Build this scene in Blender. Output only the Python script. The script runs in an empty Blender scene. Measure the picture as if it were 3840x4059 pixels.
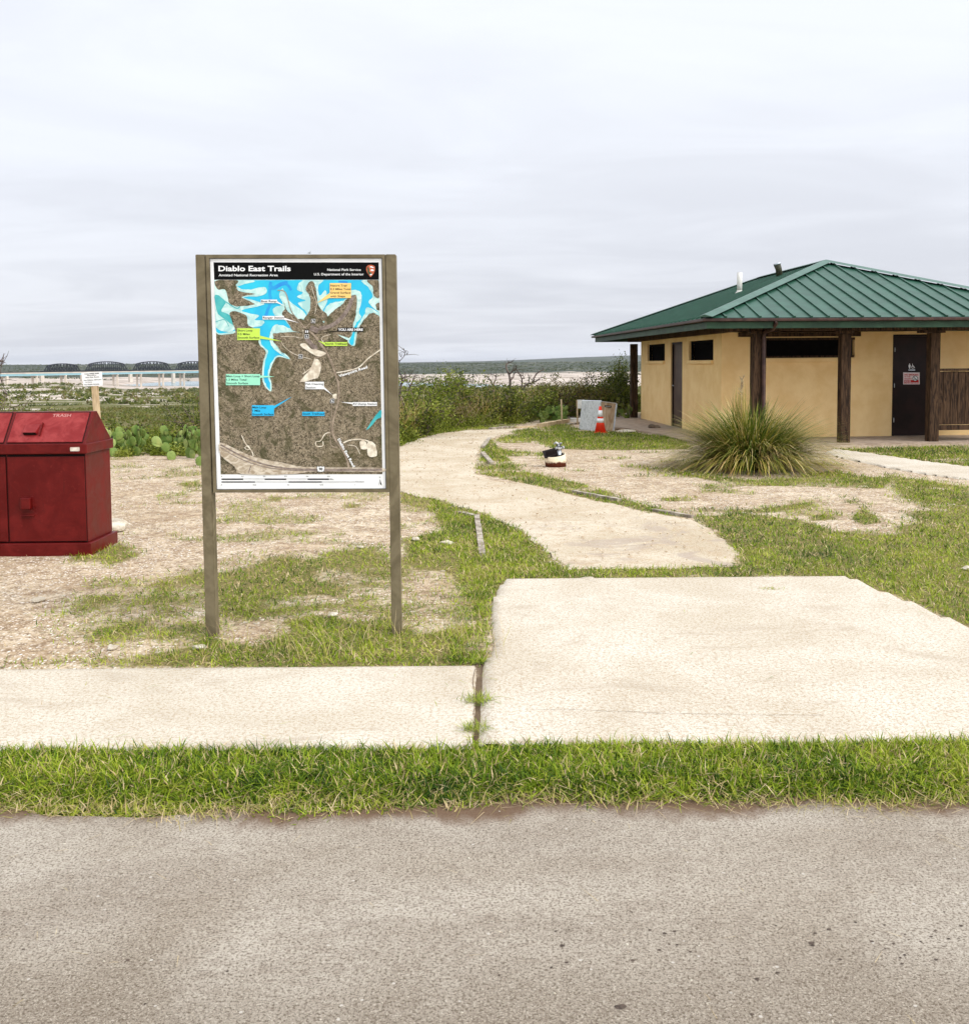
import bpy, bmesh, math, random
import numpy as np
from mathutils import Vector, Matrix, noise as mnoise
R = math.radians
rnd = random.Random(7)
rng = np.random.default_rng(11)
sc = bpy.context.scene

# ------------------------------------------------------------------ camera
F, PX, PY, EYE, ROLL = 4000.0, 1920.0, 1690.0, 1.5, 0.008      # focal length and principal point in photo pixels
PITCH = math.atan(250 / F)
cd = bpy.data.cameras.new('camera')
cam = bpy.data.objects.new('camera', cd); sc.collection.objects.link(cam); sc.camera = cam
cd.sensor_fit = 'HORIZONTAL'; cd.sensor_width = 36; cd.lens = 36 * F / 3840
cd.shift_y = -(2029.5 - PY) / 3840
cd.clip_start = .05; cd.clip_end = 60000
cam.matrix_world = Matrix.Translation((0, 0, EYE)) @ Matrix.Rotation(math.pi/2 - PITCH, 4, 'X') @ Matrix.Rotation(-ROLL, 4, 'Z')

# ------------------------------------------------------------------ world and sun
SUN_EL, SUN_AZ = R(42), R(120)         # azimuth clockwise from +Y: light falls from the right and slightly from behind the camera
w = bpy.data.worlds.new('World'); sc.world = w; w.use_nodes = True
nt = w.node_tree; nt.nodes.clear()
def N(tree, t, **kw):
    n = tree.nodes.new(t)
    for k, v in kw.items():
        if k.startswith('i_'):
            n.inputs[k[2:].replace('_', ' ')].default_value = v
        elif isinstance(v, (int, float, str, bool)) or k in ('operation', 'blend_type'):
            setattr(n, k, v)
    return n
def L(tree, a, b): tree.links.new(a, b)
def math_n(tree, op, a, b=None, c=None, clamp=False):
    n = tree.nodes.new('ShaderNodeMath'); n.operation = op; n.use_clamp = clamp
    for i, v in enumerate((a, b, c)):
        if v is None: continue
        if isinstance(v, (int, float)): n.inputs[i].default_value = v
        else: tree.links.new(v, n.inputs[i])
    return n.outputs[0]
def mixc(tree, f, a, b, blend='MIX'):
    n = tree.nodes.new('ShaderNodeMix'); n.data_type = 'RGBA'; n.blend_type = blend; n.clamp_factor = True
    for s, v in ((n.inputs['Factor'], f), (n.inputs['A'], a), (n.inputs['B'], b)):
        if isinstance(v, (int, float)): s.default_value = v
        elif isinstance(v, tuple): s.default_value = (*v[:3], 1)
        else: tree.links.new(v, s)
    return n.outputs['Result']
def smooth(tree, v, lo, hi, a=0., b=1.):
    n = tree.nodes.new('ShaderNodeMapRange'); n.interpolation_type = 'SMOOTHSTEP'
    tree.links.new(v, n.inputs['Value'])
    n.inputs['From Min'].default_value = lo; n.inputs['From Max'].default_value = hi
    n.inputs['To Min'].default_value = a; n.inputs['To Max'].default_value = b
    return n.outputs['Result']
def noise_n(tree, vec, scale, detail=4, rough=.55, dist=0., out='Fac'):
    n = tree.nodes.new('ShaderNodeTexNoise'); n.inputs['Scale'].default_value = scale
    n.inputs['Detail'].default_value = detail; n.inputs['Roughness'].default_value = rough
    n.inputs['Distortion'].default_value = dist
    if vec is not None: tree.links.new(vec, n.inputs['Vector'])
    return n.outputs[out]
def mapping(tree, vec, scale=(1, 1, 1), loc=(0, 0, 0), rot=(0, 0, 0)):
    n = tree.nodes.new('ShaderNodeMapping'); n.inputs['Scale'].default_value = scale
    n.inputs['Location'].default_value = loc; n.inputs['Rotation'].default_value = rot
    tree.links.new(vec, n.inputs['Vector']); return n.outputs['Vector']

tc = nt.nodes.new('ShaderNodeTexCoord')
sky = nt.nodes.new('ShaderNodeTexSky'); sky.sky_type = 'NISHITA'; sky.sun_disc = False
sky.sun_elevation = SUN_EL; sky.sun_rotation = SUN_AZ
sep = nt.nodes.new('ShaderNodeSeparateXYZ'); L(nt, tc.outputs['Generated'], sep.inputs[0])
z = math_n(nt, 'MAXIMUM', sep.outputs['Z'], 0.0)
inv = math_n(nt, 'DIVIDE', 1.0, math_n(nt, 'ADD', z, .10))
cx = math_n(nt, 'MULTIPLY', sep.outputs['X'], inv); cy = math_n(nt, 'MULTIPLY', sep.outputs['Y'], inv)
cmb = nt.nodes.new('ShaderNodeCombineXYZ'); L(nt, cx, cmb.inputs[0]); L(nt, cy, cmb.inputs[1])
cl1 = noise_n(nt, mapping(nt, cmb.outputs[0], (.8, 1.3, 1), (3.1, 1.7, 0), (0, 0, .5)), 1.0, 7, .55, .7)
cl2 = noise_n(nt, mapping(nt, cmb.outputs[0], (.25, .45, 1), (8.1, 4.2, 0)), 1.0, 3, .5)
cm = smooth(nt, math_n(nt, 'ADD', math_n(nt, 'MULTIPLY', cl1, .5), math_n(nt, 'MULTIPLY', cl2, .5)), .36, .64)
hi_c = mixc(nt, smooth(nt, z, .0, .3), (.74, .755, .81), (.86, .895, .965))
lo_c = mixc(nt, smooth(nt, z, .0, .3), (.60, .615, .675), (.765, .79, .85))
cloud = mixc(nt, cm, lo_c, hi_c)
bright = smooth(nt, z, .36, .95, 1.0, 1.15)          # an overcast sky is brightest overhead, and round the veiled sun
dt = nt.nodes.new('ShaderNodeVectorMath'); dt.operation = 'DOT_PRODUCT'; L(nt, tc.outputs['Generated'], dt.inputs[0])
dt.inputs[1].default_value = (math.sin(SUN_AZ)*math.cos(SUN_EL), math.cos(SUN_AZ)*math.cos(SUN_EL), math.sin(SUN_EL))
bright = math_n(nt, 'MULTIPLY', bright, smooth(nt, dt.outputs['Value'], .1, 1.0, 1.0, 2.3))
vm = nt.nodes.new('ShaderNodeVectorMath'); vm.operation = 'SCALE'; L(nt, cloud, vm.inputs[0]); L(nt, bright, vm.inputs['Scale'])
bg1 = nt.nodes.new('ShaderNodeBackground'); L(nt, sky.outputs[0], bg1.inputs[0]); bg1.inputs[1].default_value = .1
bg2 = nt.nodes.new('ShaderNodeBackground'); L(nt, vm.outputs[0], bg2.inputs[0]); bg2.inputs[1].default_value = 1.0
ms = nt.nodes.new('ShaderNodeMixShader'); ms.inputs[0].default_value = .94
L(nt, bg1.outputs[0], ms.inputs[1]); L(nt, bg2.outputs[0], ms.inputs[2])
wo = nt.nodes.new('ShaderNodeOutputWorld'); L(nt, ms.outputs[0], wo.inputs[0])
sd = bpy.data.lights.new('sun', 'SUN'); sd.energy = 1.5; sd.angle = R(14); sd.color = (1, .95, .87)
so = bpy.data.objects.new('sun', sd); sc.collection.objects.link(so)
sdir = Vector((math.sin(SUN_AZ)*math.cos(SUN_EL), math.cos(SUN_AZ)*math.cos(SUN_EL), math.sin(SUN_EL)))
so.rotation_euler = sdir.to_track_quat('Z', 'Y').to_euler()
sc.view_settings.view_transform = 'Standard'; sc.view_settings.look = 'None'
sc.view_settings.exposure = 0.25; sc.view_settings.gamma = 1; sc.view_settings.use_curve_mapping = False
sc.cycles.max_bounces = 6; sc.cycles.diffuse_bounces = 3; sc.cycles.glossy_bounces = 2; sc.cycles.transmission_bounces = 2
sc.cycles.transparent_max_bounces = 6; sc.cycles.volume_bounces = 0; sc.cycles.sample_clamp_indirect = 4

# ------------------------------------------------------------------ survey: where a photo pixel meets the flat ground
def ray(x, y):
    u = (x-PX)/F; v = -(y-PY)/F; c, s = math.cos(ROLL), math.sin(ROLL)
    uu = u*c + v*s; vv = v*c - u*s
    return (uu, math.cos(PITCH)+vv*math.sin(PITCH), -math.sin(PITCH)+vv*math.cos(PITCH))
def G(x, y, z=0.):
    r = ray(x, y); t = (z-EYE)/r[2]; return (r[0]*t, r[1]*t)
def AT(x, y, D):
    r = ray(x, y); t = D/r[1]; return (r[0]*t, D, EYE+r[2]*t)
def d1(x, y): return (x*2.047, y*2.047)
def p2(x, y): return (1500+x/.8017, 1700+y/.8017)
def p4(x, y): return (1560+x/1.876, 1380+y/1.876)
def p5(x, y): return (2300+x/1.218, 980+y/1.218)
def q1(x, y): return (x/.9874, 1900+y/.9874)

# ------------------------------------------------------------------ helpers
def tag(o, label=None, cat=None, group=None, kind=None):
    if label: o['label'] = label
    if cat: o['category'] = cat
    if group: o['group'] = group
    if kind: o['kind'] = kind
    return o
def thing(name, label, cat, loc=(0, 0, 0), rz=0, group=None):
    o = bpy.data.objects.new(name, None); sc.collection.objects.link(o); o.empty_display_size = .2
    o.location = loc; o.rotation_euler = (0, 0, rz)
    return tag(o, label, cat, group)
def link_mesh(name, me, m, parent=None):
    o = bpy.data.objects.new(name, me); sc.collection.objects.link(o)
    if m is not None:
        for k in (m if isinstance(m, (list, tuple)) else [m]): me.materials.append(k)
    if parent is not None: o.parent = parent
    return o
class MB:
    def __init__(s): s.bm = bmesh.new()
    def box(s, c, size, rot=None, bevel=0., mi=0):
        r = bmesh.ops.create_cube(s.bm, size=1)
        vs = r['verts']
        M = Matrix.Translation(c) @ (rot if rot is not None else Matrix()) @ Matrix.Diagonal((*size, 1))
        bmesh.ops.transform(s.bm, matrix=M, verts=vs)
        fs = {f for v in vs for f in v.link_faces}
        for f in fs: f.material_index = mi
        if bevel > 0:
            es = list({e for v in vs for e in v.link_edges})
            bmesh.ops.bevel(s.bm, geom=es, offset=bevel, segments=2, profile=.5, affect='EDGES')
        return s
    def span(s, x0, x1, y0, y1, z0, z1, bevel=0., mi=0):
        return s.box(((x0+x1)/2, (y0+y1)/2, (z0+z1)/2), (abs(x1-x0), abs(y1-y0), abs(z1-z0)), bevel=bevel, mi=mi)
    def bar(s, a, b, wd, ht=None, bevel=0.):
        a, b = Vector(a), Vector(b); d = b-a; ht = ht or wd
        q = d.to_track_quat('Y', 'Z').to_matrix().to_4x4()
        return s.box((a+b)/2, (wd, d.length, ht), q, bevel)
    def tube(s, pts, rad, n=8, cap=True, mi=0):
        pts = [Vector(p) for p in pts]
        if not isinstance(rad, (list, tuple)): rad = [rad]*len(pts)
        rings = []; up = Vector((0, 0, 1))
        for i, p in enumerate(pts):
            t = (pts[min(i+1, len(pts)-1)]-pts[max(i-1, 0)]).normalized()
            a = t.cross(up)
            if a.length < .1: a = t.cross(Vector((1, 0, 0)))
            a.normalize(); b = t.cross(a)
            rings.append([s.bm.verts.new(p + (a*math.cos(2*math.pi*k/n)+b*math.sin(2*math.pi*k/n))*rad[i]) for k in range(n)])
        for r0, r1 in zip(rings, rings[1:]):
            for k in range(n):
                f = s.bm.faces.new((r0[k], r0[(k+1) % n], r1[(k+1) % n], r1[k])); f.smooth = True; f.material_index = mi
        if cap:
            s.bm.faces.new(rings[0][::-1]); s.bm.faces.new(rings[-1])
        return s
    def lathe(s, prof, c=(0, 0, 0), n=24, M=None):
        rings = []
        for r, z in prof:
            rings.append([s.bm.verts.new((M or Matrix()) @ Vector((c[0]+r*math.cos(2*math.pi*k/n), c[1]+r*math.sin(2*math.pi*k/n), c[2]+z))) for k in range(n)])
        for r0, r1 in zip(rings, rings[1:]):
            for k in range(n):
                f = s.bm.faces.new((r0[k], r0[(k+1) % n], r1[(k+1) % n], r1[k])); f.smooth = True
        s.bm.faces.new(rings[0][::-1]); s.bm.faces.new(rings[-1])
        return s
    def poly(s, pts, th=0., mi=0):
        """polygon from 3D points; th extrudes along +normal given as a vector"""
        vs = [s.bm.verts.new(p) for p in pts]
        f = s.bm.faces.new(vs); f.material_index = mi
        if th:
            r = bmesh.ops.extrude_face_region(s.bm, geom=[f])
            nv = [e for e in r['geom'] if isinstance(e, bmesh.types.BMVert)]
            bmesh.ops.translate(s.bm, verts=nv, vec=Vector(th))
            bmesh.ops.recalc_face_normals(s.bm, faces=s.bm.faces)
        return s
    def build(s, name, m, parent=None, tri=False):
        if tri: bmesh.ops.triangulate(s.bm, faces=s.bm.faces[:], ngon_method='EAR_CLIP')
        me = bpy.data.meshes.new(name); s.bm.to_mesh(me); s.bm.free()
        return link_mesh(name, me, m, parent)
def np_mesh(name, V, T, nper, attrs=None, m=None, parent=None, smooth_=False):
    """V (n,3); T (k,nper) faces"""
    me = bpy.data.meshes.new(name); me.vertices.add(len(V)); me.vertices.foreach_set('co', np.ascontiguousarray(V, np.float32).ravel())
    me.loops.add(T.size); me.loops.foreach_set('vertex_index', np.ascontiguousarray(T, np.int32).ravel())
    me.polygons.add(len(T)); me.polygons.foreach_set('loop_start', np.arange(0, T.size, nper, dtype=np.int32))
    me.polygons.foreach_set('loop_total', np.full(len(T), nper, np.int32))
    if smooth_: me.polygons.foreach_set('use_smooth', np.ones(len(T), bool))
    for k, a in (attrs or {}).items():
        at = me.attributes.new(k, 'FLOAT', 'POINT'); at.data.foreach_set('value', np.ascontiguousarray(a, np.float32))
    me.update(calc_edges=True); me.validate()
    return link_mesh(name, me, m, parent)

# ------------------------------------------------------------------ materials
def new_mat(name):
    m = bpy.data.materials.new(name); m.use_nodes = True
    t = m.node_tree; b = t.nodes['Principled BSDF']; b.inputs['Specular IOR Level'].default_value = .12; return m, t, b
def obj_co(t):
    return t.nodes.new('ShaderNodeTexCoord').outputs['Object']
def bump_n(t, b, h, strength=.3, dist=.01):
    n = t.nodes.new('ShaderNodeBump'); n.inputs['Strength'].default_value = strength; n.inputs['Distance'].default_value = dist
    L(t, h, n.inputs['Height']); L(t, n.outputs[0], b.inputs['Normal'])
def pm(name, c1, c2=None, scale=5., rough=.6, bump=0., detail=6, metal=0., stretch=(1, 1, 1), lo=.35, hi=.65, fine=0., spec=.2, dist=0., bd=.01):
    m, t, b = new_mat(name)
    b.inputs['Roughness'].default_value = rough; b.inputs['Metallic'].default_value = metal
    b.inputs['Specular IOR Level'].default_value = spec
    if c2 is None: c2 = tuple(x*.8 for x in c1)
    v = mapping(t, obj_co(t), stretch)
    n = noise_n(t, v, scale, detail, .6, dist)
    col = mixc(t, smooth(t, n, lo, hi), c2, c1)
    if fine:
        n2 = noise_n(t, v, scale*14, 3, .6)
        col = mixc(t, math_n(t, 'MULTIPLY', smooth(t, n2, .35, .7), fine), col, tuple(x*.45 for x in c2))
    L(t, col, b.inputs['Base Color'])
    if bump:
        bump_n(t, b, noise_n(t, v, scale*8, 5, .65), bump, bd)
    return m
def flat(name, c, rough=.5, metal=0, spec=.2):
    """near-uniform paint or ink, with a faint mottling"""
    return pm(name, c, tuple(x*.9 for x in c), 9, rough, metal=metal, spec=spec)

def ramp(t, v, stops, interp='LINEAR'):
    n = t.nodes.new('ShaderNodeValToRGB'); n.color_ramp.interpolation = interp
    e = n.color_ramp.elements
    while len(e) < len(stops): e.new(.5)
    for k, (p, c) in zip(e, stops): k.position = p; k.color = (*c, 1)
    L(t, v, n.inputs[0]); return n.outputs[0]
def attr(t, name):
    n = t.nodes.new('ShaderNodeAttribute'); n.attribute_name = name; return n.outputs['Fac']
def leaf_mat(name, stops, rough=.6, trans=.25):
    m, t, b = new_mat(name)
    col = ramp(t, attr(t, 'tint'), stops)
    L(t, col, b.inputs['Base Color']); b.inputs['Roughness'].default_value = rough
    b.inputs['Specular IOR Level'].default_value = .15
    tr = t.nodes.new('ShaderNodeBsdfTranslucent'); L(t, col, tr.inputs['Color'])
    mx = t.nodes.new('ShaderNodeMixShader'); mx.inputs[0].default_value = trans
    L(t, b.outputs[0], mx.inputs[1]); L(t, tr.outputs[0], mx.inputs[2])
    L(t, mx.outputs[0], t.nodes['Material Output'].inputs['Surface'])
    return m
GREEN = [(0, (.026, .065, .008)), (.22, (.10, .17, .009)), (.48, (.245, .32, .016)), (.68, (.40, .44, .045)), (.80, (.36, .32, .09)), (.9, (.50, .37, .18)), (1, (.70, .56, .34))]
M_grass = leaf_mat('grass_blades', GREEN, trans=.15)
M_leaf = leaf_mat('shrub_leaves', [(0, (.020, .032, .005)), (.35, (.060, .082, .009)), (.65, (.135, .155, .018)), (1, (.28, .28, .05))])
M_leaf_b = leaf_mat('bright_leaves', [(0, (.035, .055, .006)), (.4, (.105, .135, .012)), (.75, (.21, .25, .025)), (1, (.36, .38, .09))])
M_leaf_r = leaf_mat('brown_leaves', [(0, (.045, .035, .010)), (.4, (.12, .09, .02)), (.75, (.20, .16, .035)), (1, (.30, .25, .08))])
M_scrub = leaf_mat('scrub_leaves', [(0, (.035, .045, .009)), (.3, (.075, .095, .015)), (.6, (.145, .16, .028)), (.8, (.15, .11, .035)), (1, (.30, .27, .10))])
M_clump = leaf_mat('clump_blades', [(0, (.022, .050, .006)), (.3, (.075, .12, .012)), (.5, (.20, .21, .026)), (.7, (.43, .36, .075)), (.85, (.48, .29, .11)), (1, (.72, .58, .27))], trans=.2)
M_bark = pm('bark', (.20, .15, .12), (.07, .05, .04), 30, .9, .4)
M_deadwood = pm('dead_wood', (.16, .12, .10), (.03, .022, .02), 14, .9, .5)
M_twig = pm('pale_twigs', (.42, .33, .19), (.20, .13, .08), 20, .9)
M_cactus, t, b = new_mat('cactus_skin')
v = obj_co(t); vo = t.nodes.new('ShaderNodeTexVoronoi'); vo.inputs['Scale'].default_value = 28; L(t, v, vo.inputs['Vector'])
base = ramp(t, attr(t, 'tint'), [(0, (.04, .08, .016)), (.4, (.10, .17, .032)), (.75, (.19, .26, .065)), (1, (.34, .41, .15))])
base = mixc(t, smooth(t, noise_n(t, v, 9, 4), .45, .7, 0, .35), base, (.38, .36, .12))
L(t, mixc(t, smooth(t, vo.outputs['Distance'], .12, .24, .9, 0), base, (.07, .08, .02)), b.inputs['Base Color']); bump_n(t, b, noise_n(t, v, 14, 4), .5, .02)
b.inputs['Roughness'].default_value = .5

# red bear-proof steel
M_red, t, b = new_mat('oxblood_paint')
v = obj_co(t)
n1 = noise_n(t, v, 6, 8, .65, .6); n2 = noise_n(t, v, 38, 4, .6); n3 = noise_n(t, mapping(t, v, (1, 1, .25)), 17, 6, .7)
c = mixc(t, smooth(t, n1, .38, .68), (.090, .0022, .0018), (.135, .006, .0045))
c = mixc(t, smooth(t, n2, .6, .75, 0, .25), c, (.24, .03, .022))
c = mixc(t, smooth(t, n3, .62, .72, 0, .7), c, (.055, .004, .003))
b.inputs['Specular IOR Level'].default_value = .22
L(t, c, b.inputs['Base Color']); L(t, smooth(t, n1, .3, .7, .32, .55), b.inputs['Roughness']); bump_n(t, b, n2, .06, .004)
M_redtop, t, b = new_mat('lit_red_lid_paint')  # lighter copy of the bin red: light falling on the lids is put into the colour
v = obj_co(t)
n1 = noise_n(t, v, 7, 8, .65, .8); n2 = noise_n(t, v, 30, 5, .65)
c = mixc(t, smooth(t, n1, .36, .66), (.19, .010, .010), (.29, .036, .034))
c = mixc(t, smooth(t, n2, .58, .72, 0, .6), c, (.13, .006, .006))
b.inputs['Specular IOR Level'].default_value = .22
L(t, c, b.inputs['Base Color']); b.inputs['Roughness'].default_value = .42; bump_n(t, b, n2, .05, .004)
M_redside = M_red
M_signframe = pm('bronze_anodised_metal', (.19, .155, .092), (.125, .10, .056), 3.2, .55, .05, fine=.12, dist=2.5, spec=.2)
M_white = flat('white_print', (.86, .86, .84), .6, spec=.15)
M_black = flat('black_print', (.004, .004, .004), .6, spec=.08)
M_seam = pm('dark_gap', (.012, .008, .007), None, 9, .9)
M_wood = pm('weathered_brown_timber', (.088, .050, .027), (.018, .010, .006), 5, .9, .6, stretch=(6, 6, .6), lo=.38, hi=.62, dist=1.2, bd=.006)
M_woodpale = pm('pale_weathered_lumber', (.60, .47, .29), (.36, .25, .14), 6, .85, .4, stretch=(5, 5, .6))
M_grey_timber = pm('grey_landscape_timber', (.48, .42, .34), (.20, .16, .12), 8, .95, .7, stretch=(1, 1, 1), dist=.6)
M_stucco = pm('tan_stucco', (.92, .67, .335), (.83, .565, .255), 2.6, .95, .7, detail=9, lo=.3, hi=.7, bd=.006, spec=.1)
M_stucco_side = M_stucco
M_roof = pm('green_metal_roof', (.024, .090, .056), (.014, .060, .036), 4, .42, .05, spec=.35, lo=.3, hi=.7)
M_ridge = pm('green_ridge_cap', (.060, .135, .098), (.04, .10, .07), 4, .4, spec=.4)
M_fascia = pm('green_fascia', (.035, .080, .045), (.022, .05, .03), 4, .5)
M_gutter = pm('brown_gutter', (.075, .040, .030), (.035, .018, .014), 5, .45)
M_darkbrown = pm('dark_brown_door_paint', (.022, .010, .008), (.012, .006, .005), 3, .5)
M_opening = pm('dark_louvre', (.006, .005, .005), (.003, .003, .003), 8, .9, spec=.05)
M_conc_floor = pm('porch_concrete', (.42, .33, .25), (.30, .23, .17), 6, .9, .2)
M_pvc = pm('white_pvc', (.78, .77, .72), (.62, .60, .54), 6, .5)
M_galv = pm('galvanised_steel', (.55, .58, .60), (.40, .43, .46), 9, .4, metal=.6)
M_tanpanel = pm('rust_stained_tan_panel', (.56, .46, .33), (.34, .22, .12), 5, .6, stretch=(1, 1, .5), dist=1.6, lo=.3, hi=.62)
M_orange = pm('cone_orange_red', (.82, .050, .018), (.66, .035, .012), 8, .5)
M_band = flat('cone_white_band', (.82, .82, .80), .35)
M_limestone = pm('pale_limestone', (.72, .66, .54), (.45, .38, .28), 7, .95, .8, bd=.02)
M_rust = pm('rust', (.20, .055, .015), (.045, .014, .007), 22, .95, .8)
M_stainwhite, t, b = new_mat('cream_paint_rusting_from_below')
v = obj_co(t); s_ = t.nodes.new('ShaderNodeSeparateXYZ'); L(t, v, s_.inputs[0])
edge = math_n(t, 'ADD', s_.outputs['Z'], math_n(t, 'MULTIPLY', noise_n(t, v, 16, 6, .7), -.13))
c = mixc(t, smooth(t, edge, -.025, .012), (.09, .022, .010), (.80, .68, .48))
c = mixc(t, smooth(t, noise_n(t, v, 30, 4), .6, .68, 0, .5), c, (.45, .22, .08))
L(t, c, b.inputs['Base Color']); b.inputs['Roughness'].default_value = .8
M_blue = flat('pale_blue_girder_paint', (.26, .44, .49), .5)
M_bconc = pm('bridge_concrete', (.66, .58, .48), (.48, .42, .35), .05, .9)
M_truss = flat('black_truss_steel', (.012, .013, .018), .6)

# concrete of the sidewalk and pad
M_conc, t, b = new_mat('broom_finished_concrete')
v = obj_co(t)
a1 = noise_n(t, v, 1.1, 5, .6, .6); a2 = noise_n(t, v, 60, 5, .7); a3 = noise_n(t, mapping(t, v, (1.2, 14, 1)), 6, 5, .65)
a4 = noise_n(t, mapping(t, v, (170, 6, 1), rot=(0, 0, .05)), 1, 3, .6); a5 = noise_n(t, v, 190, 3, .7)
c = mixc(t, smooth(t, a1, .34, .66), (.55, .495, .395), (.66, .61, .515))
c = mixc(t, smooth(t, a3, .50, .72, 0, .38), c, (.42, .32, .21))
c = mixc(t, smooth(t, a2, .48, .60, 0, .6), c, (.37, .265, .16))
c = mixc(t, smooth(t, noise_n(t, v, 105, 4, .8), .54, .62, 0, .6), c, (.24, .15, .085))
c = mixc(t, smooth(t, a5, .55, .64, 0, .6), c, (.22, .14, .08))
c = mixc(t, smooth(t, noise_n(t, v, 9, 6, .75), .66, .74, 0, .3), c, (.33, .24, .16))
st_ = noise_n(t, mapping(t, v, (.8, 1.6, 1)), 1.6, 7, .7, 1.0)
c = mixc(t, smooth(t, st_, .52, .68, 0, .45), c, (.36, .29, .21))
ed = math_n(t, 'ADD', attr(t, 'edge'), math_n(t, 'MULTIPLY', math_n(t, 'SUBTRACT', noise_n(t, v, 11, 7, .75), .5), .30))
c = mixc(t, smooth(t, ed, -.05, .035, .8, 0), c, (.22, .16, .09))
L(t, c, b.inputs['Base Color']); b.inputs['Roughness'].default_value = .95
bump_n(t, b, math_n(t, 'ADD', math_n(t, 'MULTIPLY', a4, .6), a5), .35, .004)

# asphalt
M_road, t, b = new_mat('worn_asphalt')
v = obj_co(t)
a1 = noise_n(t, v, .8, 5, .6, .8); a2 = noise_n(t, v, 120, 4, .8); a3 = noise_n(t, v, 210, 3, .8); a6 = noise_n(t, v, 33, 4, .7)
c = mixc(t, smooth(t, a1, .33, .67), (.40, .34, .265), (.54, .48, .395))
c = mixc(t, smooth(t, noise_n(t, mapping(t, v, (.6, 1.3, 1)), 1.1, 7, .72, .5), .44, .68, 0, .5), c, (.225, .175, .13))
sy = t.nodes.new('ShaderNodeSeparateXYZ'); L(t, v, sy.inputs[0])
c = mixc(t, smooth(t, math_n(t, 'ADD', sy.outputs['Y'], math_n(t, 'MULTIPLY', a1, .8)), 2.65, 3.2, .50, 0), c, (.19, .15, .105))
c = mixc(t, smooth(t, a6, .42, .68, 0, .35), c, (.17, .125, .09))
c = mixc(t, smooth(t, a2, .48, .59, 0, .82), c, (.095, .068, .044))
c = mixc(t, smooth(t, a3, .52, .64, 0, .75), c, (.60, .53, .43))
vo = t.nodes.new('ShaderNodeTexVoronoi'); vo.inputs['Scale'].default_value = 42; L(t, v, vo.inputs['Vector'])
sp = t.nodes.new('ShaderNodeSeparateColor'); L(t, vo.outputs['Color'], sp.inputs[0])
pk = math_n(t, 'MULTIPLY', smooth(t, sp.outputs[0], .965, .97), smooth(t, vo.outputs['Distance'], .16, .22, 1, 0))
c = mixc(t, math_n(t, 'MULTIPLY', pk, .75), c, (.62, .57, .50))
c = mixc(t, smooth(t, math_n(t, 'ADD', sy.outputs['Y'], math_n(t, 'MULTIPLY', math_n(t, 'SUBTRACT', noise_n(t, mapping(t, v, (1, .5, 1)), 2.2, 6, .65), .5), .55)), 3.30, 3.44, 0, .9), c, mixc(t, a6, (.095, .050, .026), (.20, .12, .07)))
L(t, c, b.inputs['Base Color']); b.inputs['Roughness'].default_value = .9
bump_n(t, b, math_n(t, 'ADD', a2, math_n(t, 'MULTIPLY', a3, .6)), .8, .008)
M_stain = pm('oily_stain', (.045, .033, .026), (.11, .08, .06), 60, .8)

# yellow gravel path
M_path, t, b = new_mat('decomposed_granite_path')
v = obj_co(t)
a1 = noise_n(t, v, .9, 6, .6, .5); a2 = noise_n(t, v, 55, 5, .75); a3 = noise_n(t, v, 120, 3, .7); a4 = noise_n(t, v, 3.5, 5, .65, .8)
c = mixc(t, smooth(t, a1, .35, .65), (.45, .375, .265), (.575, .505, .39))
c = mixc(t, smooth(t, a4, .50, .70, 0, .6), c, (.40, .29, .18))
c = mixc(t, smooth(t, noise_n(t, v, 11, 6, .75, .4), .50, .64, 0, .5), c, (.40, .28, .17))
c = mixc(t, smooth(t, a2, .50, .62, 0, .7), c, (.30, .19, .095))
c = mixc(t, smooth(t, a3, .54, .66, 0, .65), c, (.82, .74, .60))
grey = math_n(t, 'MULTIPLY', smooth(t, noise_n(t, v, 1.7, 6, .7, 1.2), .50, .60), math_n(t, 'MULTIPLY', attr(t, 'bare'), .65))
c = mixc(t, grey, c, (.36, .29, .235))
L(t, c, b.inputs['Base Color']); b.inputs['Roughness'].default_value = .95
bump_n(t, b, math_n(t, 'ADD', a2, a3), .5, .006)

# ground: gravelly soil near, scrub and limestone far
M_ground, t, b = new_mat('ground_soil_scrub_limestone')
v = obj_co(t)
a1 = noise_n(t, v, 1.3, 6, .65, .5); a2 = noise_n(t, v, 26, 6, .75); a3 = noise_n(t, v, 70, 4, .7); a5 = noise_n(t, v, 5, 6, .7, 1.0)
soil = mixc(t, smooth(t, a1, .36, .64), (.45, .335, .215), (.60, .49, .345))
soil = mixc(t, smooth(t, a5, .44, .62, 0, .85), soil, (.26, .17, .095))
soil = mixc(t, smooth(t, a2, .48, .58, 0, .8), soil, (.18, .12, .07))
vo = t.nodes.new('ShaderNodeTexVoronoi'); vo.inputs['Scale'].default_value = 44; vo.inputs['Randomness'].default_value = 1; L(t, mapping(t, v, (1, .8, 1)), vo.inputs['Vector'])
sp = t.nodes.new('ShaderNodeSeparateColor'); L(t, vo.outputs['Color'], sp.inputs[0])
vo2 = t.nodes.new('ShaderNodeTexVoronoi'); vo2.inputs['Scale'].default_value = 75; L(t, v, vo2.inputs['Vector'])
sp2 = t.nodes.new('ShaderNodeSeparateColor'); L(t, vo2.outputs['Color'], sp2.inputs[0])
stone = math_n(t, 'MULTIPLY', smooth(t, sp.outputs[0], .50, .56), smooth(t, vo.outputs['Distance'], .30, .40, 1, 0))
stone2 = math_n(t, 'MULTIPLY', smooth(t, sp2.outputs[0], .45, .5), smooth(t, vo2.outputs['Distance'], .34, .46, 1, 0))
dens = smooth(t, noise_n(t, v, .8, 4, .6), .34, .56, .35, 1)
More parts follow.
